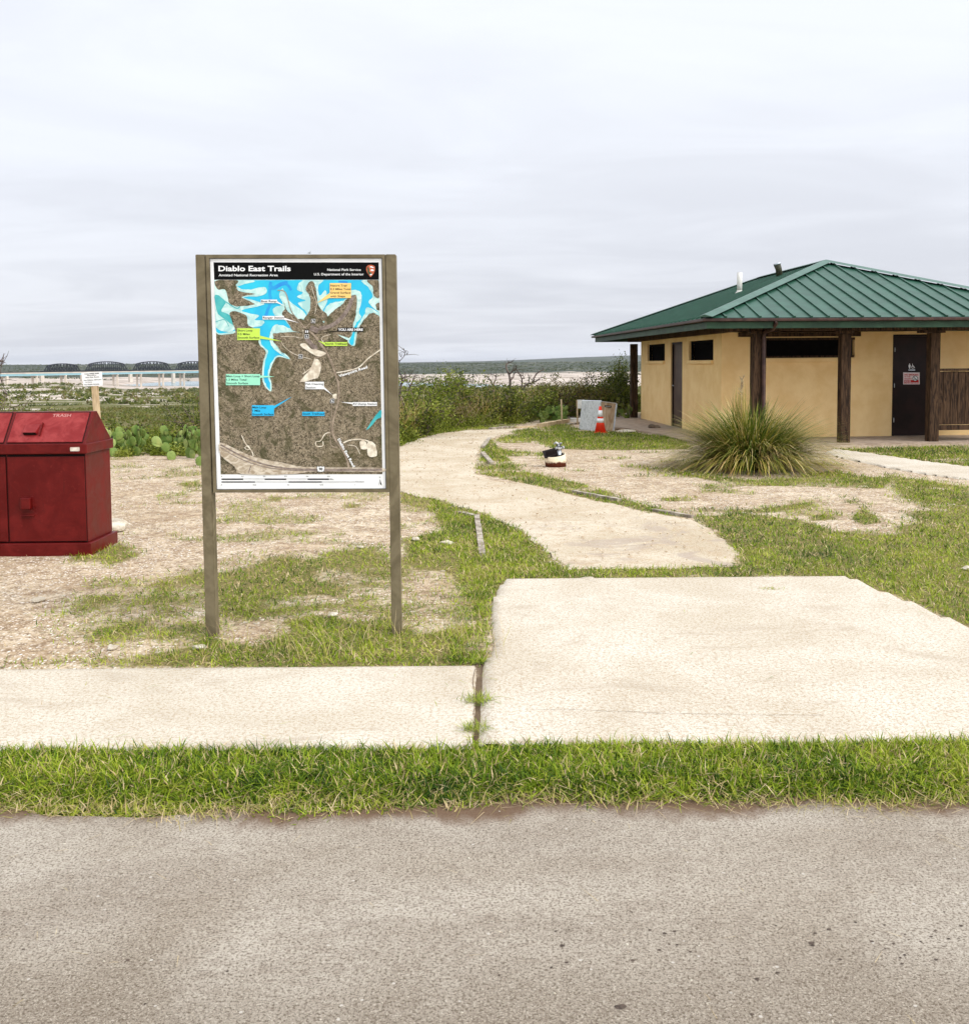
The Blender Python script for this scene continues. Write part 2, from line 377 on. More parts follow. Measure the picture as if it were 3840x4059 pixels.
soil = mixc(t, math_n(t, 'MULTIPLY', stone2, math_n(t, 'MULTIPLY', dens, .8)), soil, (.66, .555, .44))
soil = mixc(t, math_n(t, 'MULTIPLY', stone, dens), soil, mixc(t, sp.outputs[1], (.60, .50, .39), (.90, .85, .76)))
thatch = mixc(t, smooth(t, a3, .35, .65), (.095, .090, .020), (.30, .23, .10))
cov = smooth(t, math_n(t, 'ADD', attr(t, 'cover'), math_n(t, 'MULTIPLY', math_n(t, 'SUBTRACT', a2, .5), .7)), .30, .62)
near = mixc(t, cov, soil, thatch)
# damp dirt beside the road
near = mixc(t, attr(t, 'dirt'), near, mixc(t, a2, (.075, .050, .030), (.19, .135, .085)))
f1 = noise_n(t, mapping(t, v, (.4, 1, 1)), .035, 8, .7, .8); f2 = noise_n(t, v, .45, 6, .7); f3 = noise_n(t, v, .004, 8, .65, .5)
f4 = noise_n(t, mapping(t, v, (.25, 1, 1)), .012, 8, .7, 1.0)
scr = mixc(t, smooth(t, f2, .35, .65), (.065, .075, .020), (.16, .155, .048))
scr = mixc(t, smooth(t, f1, .45, .62, 0, .7), scr, (.15, .105, .045))
farscr = mixc(t, smooth(t, f4, .36, .62), (.030, .040, .026), (.075, .080, .050))
farscr = mixc(t, smooth(t, f3, .58, .66, 0, .7), farscr, (.23, .21, .15))
scr = mixc(t, attr(t, 'far'), scr, farscr)
lime = mixc(t, smooth(t, f1, .36, .58), (.34, .27, .215), (.56, .48, .41))
lime = mixc(t, smooth(t, noise_n(t, mapping(t, v, (.12, 1, 1)), .02, 9, .75, 1.2), .50, .60, 0, .75), lime, (.20, .16, .11))
rk = math_n(t, 'ADD', attr(t, 'rock'), math_n(t, 'MULTIPLY', math_n(t, 'SUBTRACT', f4, .5), 1.6))
rk = math_n(t, 'ADD', rk, math_n(t, 'MULTIPLY', math_n(t, 'SUBTRACT', f1, .5), 1.2))
scr = mixc(t, smooth(t, rk, .46, .56), scr, lime)
L(t, mixc(t, attr(t, 'wild'), near, scr), b.inputs['Base Color']); b.inputs['Roughness'].default_value = .97
b.inputs['Specular IOR Level'].default_value = .15
bump_n(t, b, math_n(t, 'ADD', math_n(t, 'MULTIPLY', stone, .8), math_n(t, 'ADD', a2, math_n(t, 'MULTIPLY', a3, .5))), .6, .012)
M_water, t, b = new_mat('lake_water')
b.inputs['Base Color'].default_value = (.22, .30, .32, 1); b.inputs['Roughness'].default_value = .18
bump_n(t, b, noise_n(t, mapping(t, obj_co(t), (.3, 1, 1)), .6, 4), .15, .3)

# ------------------------------------------------------------------ terrain
def sstep(x, a, b):
    u = np.clip((x-a)/(b-a), 0, 1); return u*u*(3-2*u)
def vnoise(X, Y, s, seed=0):
    """cheap smooth value noise"""
    x = X*s+seed*17.3; y = Y*s+seed*9.1
    xi = np.floor(x); yi = np.floor(y); fx = x-xi; fy = y-yi
    fx = fx*fx*(3-2*fx); fy = fy*fy*(3-2*fy)
    h = lambda a, b: (lambda q: q-np.floor(q))(np.sin(a*127.1+b*311.7+seed*13.7)*43758.5453)
    return (h(xi, yi)*(1-fx)+h(xi+1, yi)*fx)*(1-fy)+(h(xi, yi+1)*(1-fx)+h(xi+1, yi+1)*fx)*fy
def fbm(X, Y, s, o=4, seed=0):
    r = 0; a = .5
    for k in range(o): r = r+a*vnoise(X, Y, s*2**k, seed+k); a *= .5
    return r/(1-.5**o)
PL = np.array([[0, 0], [17.5, 0], [21, -.15], [27, -.7], [40, -2.2], [60, -3.6], [100, -6.2], [200, -11.5], [400, -18.], [700, -24], [1100, -29.3], [1450, -33.2]], float)
PR = np.array([[0, 0], [30, 0], [34, -.2], [42, -2.0], [60, -3.6], [100, -6.2], [200, -11.5], [400, -18.], [700, -24], [1100, -29.3], [1450, -33.2]], float)
WATER = -34.0
def tz(X, Y):
    X = np.asarray(X, float); Y = np.asarray(Y, float)
    az = X/np.maximum(Y, 1.)
    Yp = np.maximum(Y, 0)
    ye = Yp-np.interp(X, [-3.2, -1.5, -.8, .14, 1.2, 3.2], [0, 2.2, 6.2, 7.8, 10.3, 13.])*(1-sstep(Yp, 60, 200))
    base = np.interp(ye, PL[:, 0], PL[:, 1])
    # lake basin: near shore and far shore by bearing
    yn = np.interp(az, [-.35, -.3, 0, .05], [1820, 1790, 1500, 1480]); yf = np.interp(az, [-.35, -.3, -.1, 0, .03, .05], [1950, 2290, 1950, 1690, 1520, 1480])
    mid = np.where(Y > 1300, -31.6, base)
    zfar = np.interp(Y, [1300, 1500, 1800], [-31.8, -33., -33.2])
    mid = np.where(Y > 1300, zfar, base)
    inlake = (sstep(Y, yn-60, yn)*(1-sstep(Y, yf, yf+60)))*sstep(-az, -.04, -.01)*sstep(az, -.40, -.34)
    z = mid-4*inlake
    # far bank
    rise = np.interp(Y-yf, [0, 500, 1000, 2600, 3200, 5500, 9000], [0, 6.5, 11.5, 33, 35.5, 36, 36])
    z = z+np.where(Y > yf, rise, 0)
    # left shore under the road bridge stands higher
    left = sstep(-az, .33, .42)*sstep(Y, 500, 1300)
    z = z+left*9*(1-sstep(Y, 1900, 2600))
    # hills
    hr = sstep(Y, 6200, 9800)*(14+46*sstep(az, -.02, .17)+10*fbm(X, Y, .0006, 3, 4))*sstep(az, -.2, -.02)
    hr = hr+sstep(Y, 5600, 6800)*(1-sstep(Y, 6900, 8600))*22*np.exp(-((az-.112)/.014)**2)
    hl = sstep(Y, 3000, 5200)*(7+7*fbm(X, Y, .0012, 3, 9))*sstep(-az, .05, .3)
    z = z+hr+hl
    big = sstep(Y, 60, 600)
    z = z+big*(fbm(X, Y, .01, 4, 2)-.5)*np.interp(Y, [60, 600, 2500], [0, 1.6, 5])
    rough = sstep(Y, 22, 60)*(fbm(X, Y, .15, 3, 5)-.5)*.8*(1-sstep(Y, 300, 700))
    nearz = -.018+(fbm(X, Y, 1.3, 3, 1)-.5)*.012
    nearz = nearz-.07*(1-sstep(Y, 3.36, 3.62))
    return z+rough+nearz

def poly_sd(P, X, Y):
    """signed distance, negative inside"""
    P = np.array(P); n = len(P); dmin = np.full(X.shape, 1e9); ins = np.zeros(X.shape, bool)
    for i in range(n):
        a = P[i]; b_ = P[(i+1) % n]; e = b_-a
        wx = X-a[0]; wy = Y-a[1]
        tt = np.clip((wx*e[0]+wy*e[1])/(e@e+1e-12), 0, 1)
        dmin = np.minimum(dmin, (wx-e[0]*tt)**2+(wy-e[1]*tt)**2)
        c_ = (a[1] > Y) != (b_[1] > Y)
        with np.errstate(divide='ignore', invalid='ignore'):
            xc = e[0]*(Y-a[1])/(e[1] if abs(e[1]) > 1e-12 else 1e-12)+a[0]
        ins ^= c_ & (X < xc)
    dd = np.sqrt(dmin); return np.where(ins, -dd, dd)
def GP(f, pts): return [G(*f(*p)) for p in pts]
PATH = GP(p2, [(600, 442), (560, 400), (535, 375), (480, 345), (420, 300), (330, 262), (240, 240), (150, 215), (70, 192)]) + \
       [G(1440, 1880), G(1330, 1830)] + GP(p4, [(-120, 800), (50, 722), (150, 685), (240, 652), (400, 622), (560, 606), (720, 600), (905, 592), (1080, 572), (1090, 585), (920, 603), (830, 622), (745, 660), (690, 690), (655, 740), (612, 800), (602, 860), (590, 925), (640, 950), (800, 985)]) + \
       GP(p2, [(480, 175), (600, 203), (760, 240), (870, 262), (985, 282), (1085, 335), (1130, 365), (1160, 420), (1150, 436), (900, 436), (700, 442)])
PADP = [G(*d1(975, 1120)), G(*d1(1120, 1117)), G(*d1(1300, 1116)), G(*d1(1480, 1115)), G(*d1(1640, 1113)), G(*d1(1700, 1138)), G(*d1(1760, 1162)), G(*d1(1880, 1212)), G(*d1(2100, 1300)), (9, 4.96), (9, 3.93), G(*d1(917, 1442)), G(*d1(922, 1380)), G(*d1(930, 1290)), G(*d1(952, 1250)), G(*d1(947, 1190)), G(*d1(958, 1140))]
WALKP = [(-14, 4.94), G(*d1(0, 1293)), G(*d1(460, 1290)), G(*d1(926, 1286)), G(*d1(923, 1360)), G(*d1(915, 1446)), (-14, 3.93)]
ROADP = [(-14, -12), (14, -12)] + [(x, 3.50+.05*math.sin(x*2.1)+.035*math.sin(x*5.3+1)+.02*math.sin(x*11.7)-(.10 if -1.55 < x < -.9 else 0)-(.06 if 1.1 < x < 1.5 else 0)) for x in np.arange(14, -14.1, -.16)]

GR = []   # grass patches: (density, feather, polygon)
def gp(dn, fe, f, pts): GR.append((dn, fe, GP(f, pts)))
gp(1.0, .05, lambda x, y: (x, y), [(-3600, 2925), (7600, 2925), (7600, 3215), (4300, 3215), (3500, 3235), (2900, 3165), (2750, 3205), (2300, 3160), (1500, 3165), (1000, 3235), (820, 3170), (-400, 3160), (-3600, 3180)])
gp(.85, .3, lambda x, y: (x, y), [(3840, 1990), (4700, 1960), (5600, 2100), (6200, 2600), (4600, 2540), (3850, 2480)])
gp(.95, .10, q1, [(500, 720), (560, 680), (700, 640), (800, 600), (1000, 640), (1100, 560), (1180, 520), (1400, 540), (1540, 540), (1640, 600), (1760, 570), (1870, 560), (1880, 720), (1200, 722)])
gp(.55, .1, q1, [(300, 730), (300, 690), (500, 670), (620, 690), (520, 735)])
gp(.35, .1, q1, [(-60, 735), (-60, 700), (320, 700), (320, 735)])
gp(.9, .12, q1, [(480, 540), (560, 480), (700, 470), (800, 500), (830, 560), (600, 600), (420, 620), (380, 590)])
gp(.70, .2, q1, [(200, 520), (330, 440), (450, 430), (640, 380), (900, 290), (1150, 280), (1500, 250), (1600, 300), (1700, 420), (1750, 560), (1500, 560), (1300, 500), (900, 560), (700, 640), (400, 640), (250, 600)])
gp(.95, .08, q1, [(860, 450), (960, 440), (1050, 490), (1000, 540), (880, 520)])
gp(.95, .06, q1, [(590, 395), (660, 385), (690, 420), (620, 440)])
gp(.95, .06, q1, [(940, 380), (1000, 350), (1050, 390), (980, 420)])
gp(.85, .1, q1, [(1080, 320), (1250, 330), (1300, 400), (1150, 450), (1060, 400)])
gp(.85, .08, q1, [(1380, 420), (1480, 410), (1490, 460), (1390, 470)])
gp(.7, .08, q1, [(270, 290), (480, 240), (580, 280), (420, 340), (260, 330)])
gp(.7, .08, q1, [(690, 10), (780, 0), (800, 40), (710, 50)])
gp(.6, .06, q1, [(1040, 60), (1110, 60), (1100, 85), (1040, 80)])
gp(.6, .06, q1, [(1330, 90), (1420, 90), (1420, 105), (1340, 110)])
gp(.95, .12, p2, [(70, 195), (180, 205), (240, 240), (330, 262), (420, 300), (520, 370), (600, 445), (420, 470), (360, 540), (350, 740), (270, 740), (300, 600), (250, 470), (70, 420), (70, 345), (200, 320), (180, 260), (70, 230)])
gp(.5, .1, p2, [(60, 420), (300, 470), (290, 700), (60, 620)])
gp(.9, .05, p2, [(560, 440), (700, 430), (900, 418), (1000, 430), (1180, 430), (1200, 470), (400, 470)])
gp(1., .15, p2, [(985, 270), (1150, 262), (1330, 285), (1450, 320), (1640, 330), (1876, 260), (1950, 330), (1950, 700), (1876, 620), (1740, 555), (1500, 470), (1160, 455), (1150, 400), (1080, 330)])
gp(.75, .2, p2, [(1190, 250), (1400, 215), (1410, 245), (1250, 262), (1000, 268), (990, 250)])
gp(.8, .2, p2, [(1620, 140), (1876, 180), (1950, 240), (1876, 330), (1640, 320), (1700, 250), (1640, 190)])
gp(.9, .1, p2, [(1450, 62), (1876, 50), (2100, 70), (2100, 130), (1876, 122), (1650, 90)])
gp(.85, .1, p2, [(920, 120), (1000, 140), (1200, 160), (1450, 130), (1560, 150), (1640, 150), (1600, 185), (1400, 180), (1150, 175), (950, 140)])
gp(.8, .06, p2, [(1500, 280), (1540, 245), (1610, 290), (1540, 300)])
gp(.7, .06, p2, [(890, 215), (1010, 210), (1020, 225), (900, 226)])
gp(.7, .06, p2, [(1365, 268), (1440, 265), (1450, 285), (1370, 287)])
gp(.5, .06, p2, [(1130, 190), (1190, 190), (1190, 205), (1130, 205)])
gp(.6, .06, p2, [(1030, 172), (1070, 172), (1070, 186), (1030, 186)])
gp(.95, .15, p2, [(440, 0), (560, 5), (800, 8), (990, 30), (980, 62), (700, 65), (560, 60), (430, 20)])
gp(.9, .07, p2, [(330, 50), (360, 30), (400, 80), (440, 120), (470, 132), (620, 165), (765, 205), (800, 225), (910, 250), (1000, 268), (985, 282), (870, 262), (760, 240), (600, 200), (480, 172), (320, 140), (305, 120), (325, 90)])
gp(.8, .08, p4, [(730, 690), (830, 640), (1200, 680), (1100, 700), (960, 700), (840, 700)])
gp(.8, .06, p4, [(740, 740), (820, 745), (960, 765), (1150, 770), (1100, 800), (900, 800), (780, 790)])
gp(.85, .1, p4, [(-100, 900), (50, 722), (240, 652), (400, 622), (720, 600), (905, 592), (900, 570), (700, 575), (400, 590), (200, 620), (0, 690), (-300, 800)])
gp(.6, .1, p4, [(830, 620), (1000, 590), (1280, 560), (1400, 600), (1300, 620)])
def cover(X, Y, exclude=True):
    c = np.zeros(X.shape)
    for dn, fe, P in GR:
        sd_ = poly_sd(P, X, Y); c = np.maximum(c, dn*(1-sstep(sd_, -fe, fe*1.2)))
    nz = fbm(X, Y, 2.6, 3, 3); nz2 = fbm(X, Y, .9, 2, 8)
    c = c*np.where(c > .93, np.clip(.22+1.35*nz+.35*nz2, 0, 1), np.clip(-.33+1.75*nz+.65*nz2, 0, 1))
    # stray tufts in bare soil
    c = np.maximum(c, .45*sstep(fbm(X, Y, 1.7, 3, 21), .57, .70)*(Y < 17)*(Y > 4.9))
    return c
# the one sheet of ground
def grow(start, end, f, first):
    out = [start]; s = first
    while out[-1] < end: out.append(out[-1]+s); s *= f
    return out
xs = sorted([-g for g in grow(7.0, 9000, 1.042, .09)][1:] + list(np.arange(-7.0, 9.01, .075)) + grow(9.08, 9000, 1.042, .09)[1:])
ys = sorted([3.0-(g-3.0) for g in grow(3.0, 60, 1.25, .2)][1:] + list(np.arange(3.0, 20.01, .075)) + grow(20.1, 12500, 1.022, .1)[1:])
gx, gy = np.meshgrid(np.array(xs), np.array(ys)); nx, ny = len(xs), len(ys)
X, Y = gx.ravel(), gy.ravel()
Z = tz(X, Y)
cov = np.zeros_like(X); nm = (Y > 2.8) & (Y < 32) & (np.abs(X) < 12); cov[nm] = cover(X[nm], Y[nm])
kk = sstep(X, 1.6, 2.6)
edgeY = 17.3*(1-kk)+30*kk
edgeY = np.where(X < -1, 16.6, edgeY)
lim = GP(p4, [(-300, 800), (0, 700), (200, 640), (400, 600), (700, 585), (900, 575)])
pathedge = np.interp(X, [-3.5, -2.2, -1.55, -1.22, -.82, .14, .7, 1.6], [16.6, 16.8, 19., 21.5, 23., 24.2, 25., 27.])
edgeY = np.where(X < 1.6, pathedge, edgeY)
wild = sstep(Y, edgeY, edgeY+2.5)
wild = np.maximum(wild, sstep(np.abs(X), 14, 18))*(Y > 5)
az = X/np.maximum(Y, 1)
rock = .12+.0*X
rock = np.maximum(rock, .50*sstep(Y, 450, 620)*(1-sstep(Y, 1200, 1400))*sstep(-az, .20, .34))
rock = np.maximum(rock, .40*sstep(Y, 40, 60)*(1-sstep(Y, 100, 140))*sstep(-az, .22, .3))
rock = np.maximum(rock, .30*sstep(Y, 40, 300))
rock = np.maximum(rock, .74*sstep(Y, 1250, 1500)*(1-sstep(Y, 2350, 2750)))
rock = np.maximum(rock, .74*sstep(-az, .3, .45)*sstep(Y, 1200, 1400)*(1-sstep(Y, 2350, 2750)))
rock = rock*(1-sstep(Y, 2600, 2900))+.13*sstep(Y, 2600, 2900)
rock = np.maximum(rock, .5*((Y > 4300) & (Y < 4900) & (az > .02) & (az < .14)))
far = sstep(Y, 900, 2400)
dirt = (1-sstep(Y, 3.5, 3.75))*(Y > 3.1)*sstep(fbm(X, Y, 2, 3, 6), .2, .5)
xj = np.interp(Y, [3.9, 5.0], [G(*d1(916, 1442))[0], G(*d1(928, 1288))[0]]); dirt = np.maximum(dirt, (np.abs(X-xj) < .06)*(Y > 3.8)*(Y < 5.1))
idx = np.arange(nx*ny).reshape(ny, nx)
T = np.stack([idx[:-1, :-1], idx[:-1, 1:], idx[1:, 1:], idx[1:, :-1]], -1).reshape(-1, 4)
g_ = np_mesh('ground', np.stack([X, Y, Z], -1), T, 4, {'cover': cov, 'wild': wild, 'rock': rock, 'far': far, 'dirt': dirt}, M_ground, smooth_=True)
tag(g_, kind='structure')
o = MB().poly([(-2500, 1100, WATER), (600, 1100, WATER), (600, 3200, WATER), (-2500, 3200, WATER)]).build('water', M_water); tag(o, kind='structure')

def slab(name, P, top, th, m, jitter=0., step=.12):
    pts = []
    for i in range(len(P)):
        a, b_ = np.array(P[i]), np.array(P[(i+1) % len(P)]); L_ = np.linalg.norm(b_-a)
        n = max(1, int(min(L_, 6)/step)) if jitter else 1
        for k in range(n):
            p = a+(b_-a)*k/n
            if jitter and k: p = p+np.array([mnoise.noise((p[0]*4, p[1]*4, 1.)), mnoise.noise((p[0]*4, p[1]*4, 9.))])*jitter
            pts.append(p)
    mb = MB(); top_v = [(p[0], p[1], top) for p in pts]
    mb.poly(top_v, (0, 0, -th)); o = mb.build(name, m, tri=True); return tag(o, kind='structure')
def sheet(name, P, z, cell, m, jit):
    P_ = np.array(P); x0, y0 = P_.min(0)-.1; x1, y1 = P_.max(0)+.1
    ax, ay = np.arange(x0, x1, cell), np.arange(y0, y1, cell); gx, gy = np.meshgrid(ax, ay); X, Y = gx.ravel(), gy.ravel()
    f = lambda a, b_: poly_sd(P, a, b_)+(fbm(a, b_, 7., 4, 15)-.5)*jit
    sd_ = f(X, Y); keep = sd_ < cell*.9; ring = keep & (sd_ > -.004); ri = np.where(ring)[0]; e_ = .01
    for it in range(2):
        s0 = f(X[ri], Y[ri]); gX = (f(X[ri]+e_, Y[ri])-s0)/e_; gY = (f(X[ri], Y[ri]+e_)-s0)/e_; gl = np.maximum(gX**2+gY**2, .3)
        X[ri] -= s0*gX/gl*.9; Y[ri] -= s0*gY/gl*.9
    idx = np.arange(len(X)).reshape(len(ay), len(ax)); T = np.stack([idx[:-1, :-1], idx[:-1, 1:], idx[1:, 1:], idx[1:, :-1]], -1).reshape(-1, 4)
    T = T[keep[T].all(1)]; used, T2 = np.unique(T, return_inverse=True); T2 = T2.reshape(-1, 4)
    zz = z-.035*ring; edge = np.clip(-sd_, 0, 1)
    return tag(np_mesh(name, np.stack([X, Y, zz], -1)[used], T2, 4, {'edge': edge[used]}, m, smooth_=True), kind='structure')
sheet('sidewalk', WALKP, .0, .04, M_conc, .022)
sheet('concrete_pad', PADP, .002, .05, M_conc, .022)
slab('road', ROADP, -.05, .10, M_road, .03)
# gravel path: a fine sheet with a ragged edge
sdp = None
px_ = np.arange(-6.2, 4.2, .06); py_ = np.arange(6.4, 26, .06)
gx, gy = np.meshgrid(px_, py_); X, Y = gx.ravel(), gy.ravel()
sdp = poly_sd(PATH, X, Y)+(fbm(X, Y, 2.2, 4, 5)-.5)*.22
fsd = lambda a, b_: poly_sd(PATH, a, b_)+(fbm(a, b_, 2.2, 4, 5)-.5)*.22
keepv = sdp < .055; ring = keepv & (sdp > -.004)
idx = np.arange(len(X)).reshape(len(py_), len(px_))
T = np.stack([idx[:-1, :-1], idx[:-1, 1:], idx[1:, 1:], idx[1:, :-1]], -1).reshape(-1, 4)
T = T[keepv[T].all(1)]
ringi = np.where(ring)[0]; e_ = .02
for it in range(2):
    sx_ = fsd(X[ringi], Y[ringi]); gX = (fsd(X[ringi]+e_, Y[ringi])-sx_)/e_; gY = (fsd(X[ringi], Y[ringi]+e_)-sx_)/e_; gl = np.maximum(gX**2+gY**2, .3)
    X[ringi] -= sx_*gX/gl*.9; Y[ringi] -= sx_*gY/gl*.9
used, T2 = np.unique(T, return_inverse=True); T2 = T2.reshape(-1, 4)
bare = sstep(X, -.1, 1.0)*(1-sstep(Y, 8.6, 10.5))*(1-.0*X)
zz = tz(X, Y)+.010-.008*ring
o = np_mesh('path', np.stack([X, Y, zz], -1)[used], T2, 4, {'bare': bare[used]}, M_path, smooth_=True); tag(o, kind='structure')

# ------------------------------------------------------------------ grass
def blades(P, ln, wd, tint, lean=.45, seg=2, az=None, droop=.35):
    n = len(P); az = rng.uniform(0, 2*np.pi, n) if az is None else az
    ln = np.broadcast_to(ln, (n,)); wd = np.broadcast_to(wd, (n,))
    lf = rng.uniform(.1, 1, n)*lean*2
    dx, dy = np.cos(az), np.sin(az); sx, sy = -dy, dx
    tw = rng.uniform(-1.2, 1.2, n); sx, sy = sx*np.cos(tw)+dx*np.sin(tw), sy*np.cos(tw)+dy*np.sin(tw)
    vs = []; 
    for k in range(seg+1):
        u = k/seg; h = ln*(u*np.cos(lf*.6)-droop*lf*u*u); r = ln*(u*np.sin(lf*.6)+.5*lf*u*u)
        c = np.stack([P[:, 0]+dx*r, P[:, 1]+dy*r, P[:, 2]+np.maximum(h, .004)], -1)
        if k < seg:
            ww = (wd*(1-.35*u)*.5)[:, None]; s_ = np.stack([sx, sy, 0*sx], -1)*ww
            vs += [c-s_, c+s_]
        else: vs.append(c)
    m = len(vs); V = np.stack(vs, 1).reshape(-1, 3); base = np.arange(n)[:, None]*m
    tr = []
    for k in range(seg-1):
        a = 2*k; tr += [[a, a+1, a+3], [a, a+3, a+2]]
    a = 2*(seg-1); tr.append([a, a+1, a+2])
    T = (base[:, None, :]+np.array(tr)[None]).reshape(-1, 3)
    return V, T, np.repeat(tint, m)
def merge(parts):
    Vs, Ts, As = [], [], []; o = 0
    for V, T, A_ in parts:
        Vs.append(V); Ts.append(T+o); As.append(A_); o += len(V)
    return np.concatenate(Vs), np.concatenate(Ts), np.concatenate(As)
def bl(u, v): return (3.86+u*math.cos(R(3.8))-v*math.sin(R(3.8)), 17.6+u*math.sin(R(3.8))+v*math.cos(R(3.8)))
WALK2 = GP(p5, [(1225, 972), (1330, 985), (1500, 1008), (1650, 1030), (1876, 1058), (2300, 1110), (2300, 1190), (1876, 1120), (1700, 1098), (1480, 1062), (1330, 1030), (1235, 1010), (1180, 990)])
WALK3 = [bl(-.60, 10.3), bl(-.75, 7.2), bl(-.55, 6.2), bl(-.25, 4.6), bl(-.02, 3.1), bl(.05, 1.0), bl(.15, .2), bl(6.9, .2), bl(6.9, 10)]
HARD = [PADP, WALKP, WALK2, WALK3]
def scatter(x0, x1, y0, y1, dens, keep_path=.0):
    n = int((x1-x0)*(y1-y0)*dens); x = rng.uniform(x0, x1, n); y = rng.uniform(y0, y1, n)
    c = cover(x, y); c = np.where(y < 4.1, np.clip(c*1.6, 0, 1), c); k = rng.random(n) < np.clip(c*1.25-.08, 0, 1); x, y, c = x[k], y[k], c[k]
    for P in HARD:
        s_ = poly_sd(P, x, y); k = s_ > -.012*rng.random(len(x)); x, y, c = x[k], y[k], c[k]
    s_ = poly_sd(PATH, x, y); k = s_ > -.10*rng.random(len(x))**2-(fbm(x, y, 2.2, 4, 5)-.5)*.2; x, y, c = x[k], y[k], c[k]
    return x, y, c
def tint_of(x, y, dry=0.):
    t0 = .36+.6*(fbm(x, y, 1.4, 3, 31)-.5)+.5*(fbm(x, y, 9, 2, 32)-.5)+rng.normal(0, .17, len(x))+dry
    dead = rng.random(len(x)) < (.10+.10*(fbm(x, y, 1.1, 2, 33))+dry*.5)
    return np.clip(np.where(dead, rng.uniform(.8, 1, len(x)), t0), 0, 1)
# verge
x, y, c = scatter(-6.5, 6.5, 3.30, 4.0, 23000)
dry = .26*(1-sstep(y, 3.40, 3.58))-.05
front = poly_sd(ROADP, x, y)
k = front > -.10*rng.random(len(x))**1.5; x, y, dry, c = x[k], y[k], dry[k], c[k]
ln = rng.uniform(.03, .075, len(x))*(1-.35*(1-sstep(y, 3.42, 3.56))); 
edge_b = (y > 3.9) & (rng.random(len(x)) < .03); ln = np.where(edge_b, ln*1.9, ln)
V1 = blades(np.stack([x, y, np.maximum(tz(x, y), -.06)+0*x], -1), ln*1.08, rng.uniform(.0036, .0072, len(x)), tint_of(x, y, dry+.06), 1.2)
# runners trailing onto the asphalt
n = 5200; x = rng.uniform(-6, 6, n); y = 3.48+rng.normal(0, .045, n)-(.10 if True else 0)*np.exp(-((x+1.05)/.25)**2)-.07*np.exp(-((x-1.3)/.25)**2)
V2 = blades(np.stack([x, y, -.047+0*x], -1), rng.uniform(.03, .09, n), rng.uniform(.0015, .003, n), rng.uniform(.75, 1, n), .9, droop=.5)
x, y, c = scatter(-6.5, 6.5, 3.34, 4.0, 16000); k = poly_sd(ROADP, x, y) > -.02; x, y = x[k], y[k]
V3 = blades(np.stack([x, y, np.maximum(tz(x, y), -.06)], -1), rng.uniform(.015, .04, len(x)), rng.uniform(.004, .008, len(x)), np.clip(tint_of(x, y, .0)-.18, 0, 1), 1.6)
V, T, A_ = merge([V1, V2, V3])
tag(np_mesh('grass', V, T, 3, {'tint': A_}, M_grass), 'grass verge strip between asphalt road and concrete sidewalk', 'grass', kind='stuff')
# yard grass left
parts = []
x, y, c = scatter(-4.5, .35, 4.93, 6.7, 5200)
tall = sstep(poly_sd(GR[1][2], x, y), .1, -.25)
nearwalk = 1-sstep(y, 5.1, 5.9)
parts.append(blades(np.stack([x, y, tz(x, y)], -1), rng.uniform(.02, .06, len(x))*(.7+1.0*tall*rng.random(len(x))+.4*c), rng.uniform(.003, .0068, len(x)), tint_of(x, y, .06), .85))
n = 260; x = rng.uniform(-1.9, .1, n); y = 5.05+.5*rng.random(n)**1.5
parts.append(blades(np.stack([x, y, tz(x, y)], -1), rng.uniform(.10, .24, n), .0022, rng.uniform(.7, 1, n), .45, 3))
x, y, c = scatter(-8.5, .6, 6.7, 10, 2300); parts.append(blades(np.stack([x, y, tz(x, y)], -1), rng.uniform(.02, .06, len(x)), rng.uniform(.004, .008, len(x)), tint_of(x, y, .04), .8))
x, y, c = scatter(-8.5, -.4, 10, 17, 900); parts.append(blades(np.stack([x, y, tz(x, y)], -1), rng.uniform(.025, .06, len(x)), rng.uniform(.005, .008, len(x)), tint_of(x, y, .08), .6))
# grass pushed up in the slab joint
for cx_, cy_, nn, rr in ((G(1893, 2780)[0], G(1893, 2780)[1], 150, .03), (G(1876, 2893)[0], G(1876, 2893)[1], 110, .025), (G(1900, 2625)[0], G(1900, 2625)[1], 60, .02)):
    x = rng.normal(cx_, rr, nn); y = rng.normal(cy_, rr*.9, nn)
    parts.append(blades(np.stack([x, y, 0*x], -1), rng.uniform(.025, .075, nn), .0028, rng.uniform(.15, .75, nn), .9))
V, T, A_ = merge(parts)
tag(np_mesh('grass', V, T, 3, {'tint': A_}, M_grass), 'patchy wild grass in the gravel yard around the map sign', 'grass', kind='stuff')
parts = []
x, y, c = scatter(-.2, 7.5, 5.0, 8.0, 4600); parts.append(blades(np.stack([x, y, tz(x, y)], -1), rng.uniform(.02, .06, len(x)), rng.uniform(.0035, .007, len(x)), tint_of(x, y), .85))
x, y, c = scatter(-.6, 10, 8.0, 13, 2200); parts.append(blades(np.stack([x, y, tz(x, y)], -1), rng.uniform(.02, .06, len(x)), rng.uniform(.005, .010, len(x)), tint_of(x, y), .8))
x, y, c = scatter(-2, 11, 13, 26, 1100); parts.append(blades(np.stack([x, y, tz(x, y)], -1), rng.uniform(.03, .075, len(x)), rng.uniform(.007, .012, len(x)), np.clip(tint_of(x, y)-.03, 0, 1), .6))
# a tuft growing on the pad
x = rng.normal(G(3055, 2335)[0], .05, 90); y = rng.normal(G(3055, 2335)[1], .03, 90)
parts.append(blades(np.stack([x, y, 0*x], -1), rng.uniform(.01, .03, 90), .003, rng.uniform(.4, .9, 90), 1.))
V, T, A_ = merge(parts)
tag(np_mesh('grass', V, T, 3, {'tint': A_}, M_grass), 'green lawn along the gravel path and around the restroom', 'grass', kind='stuff')
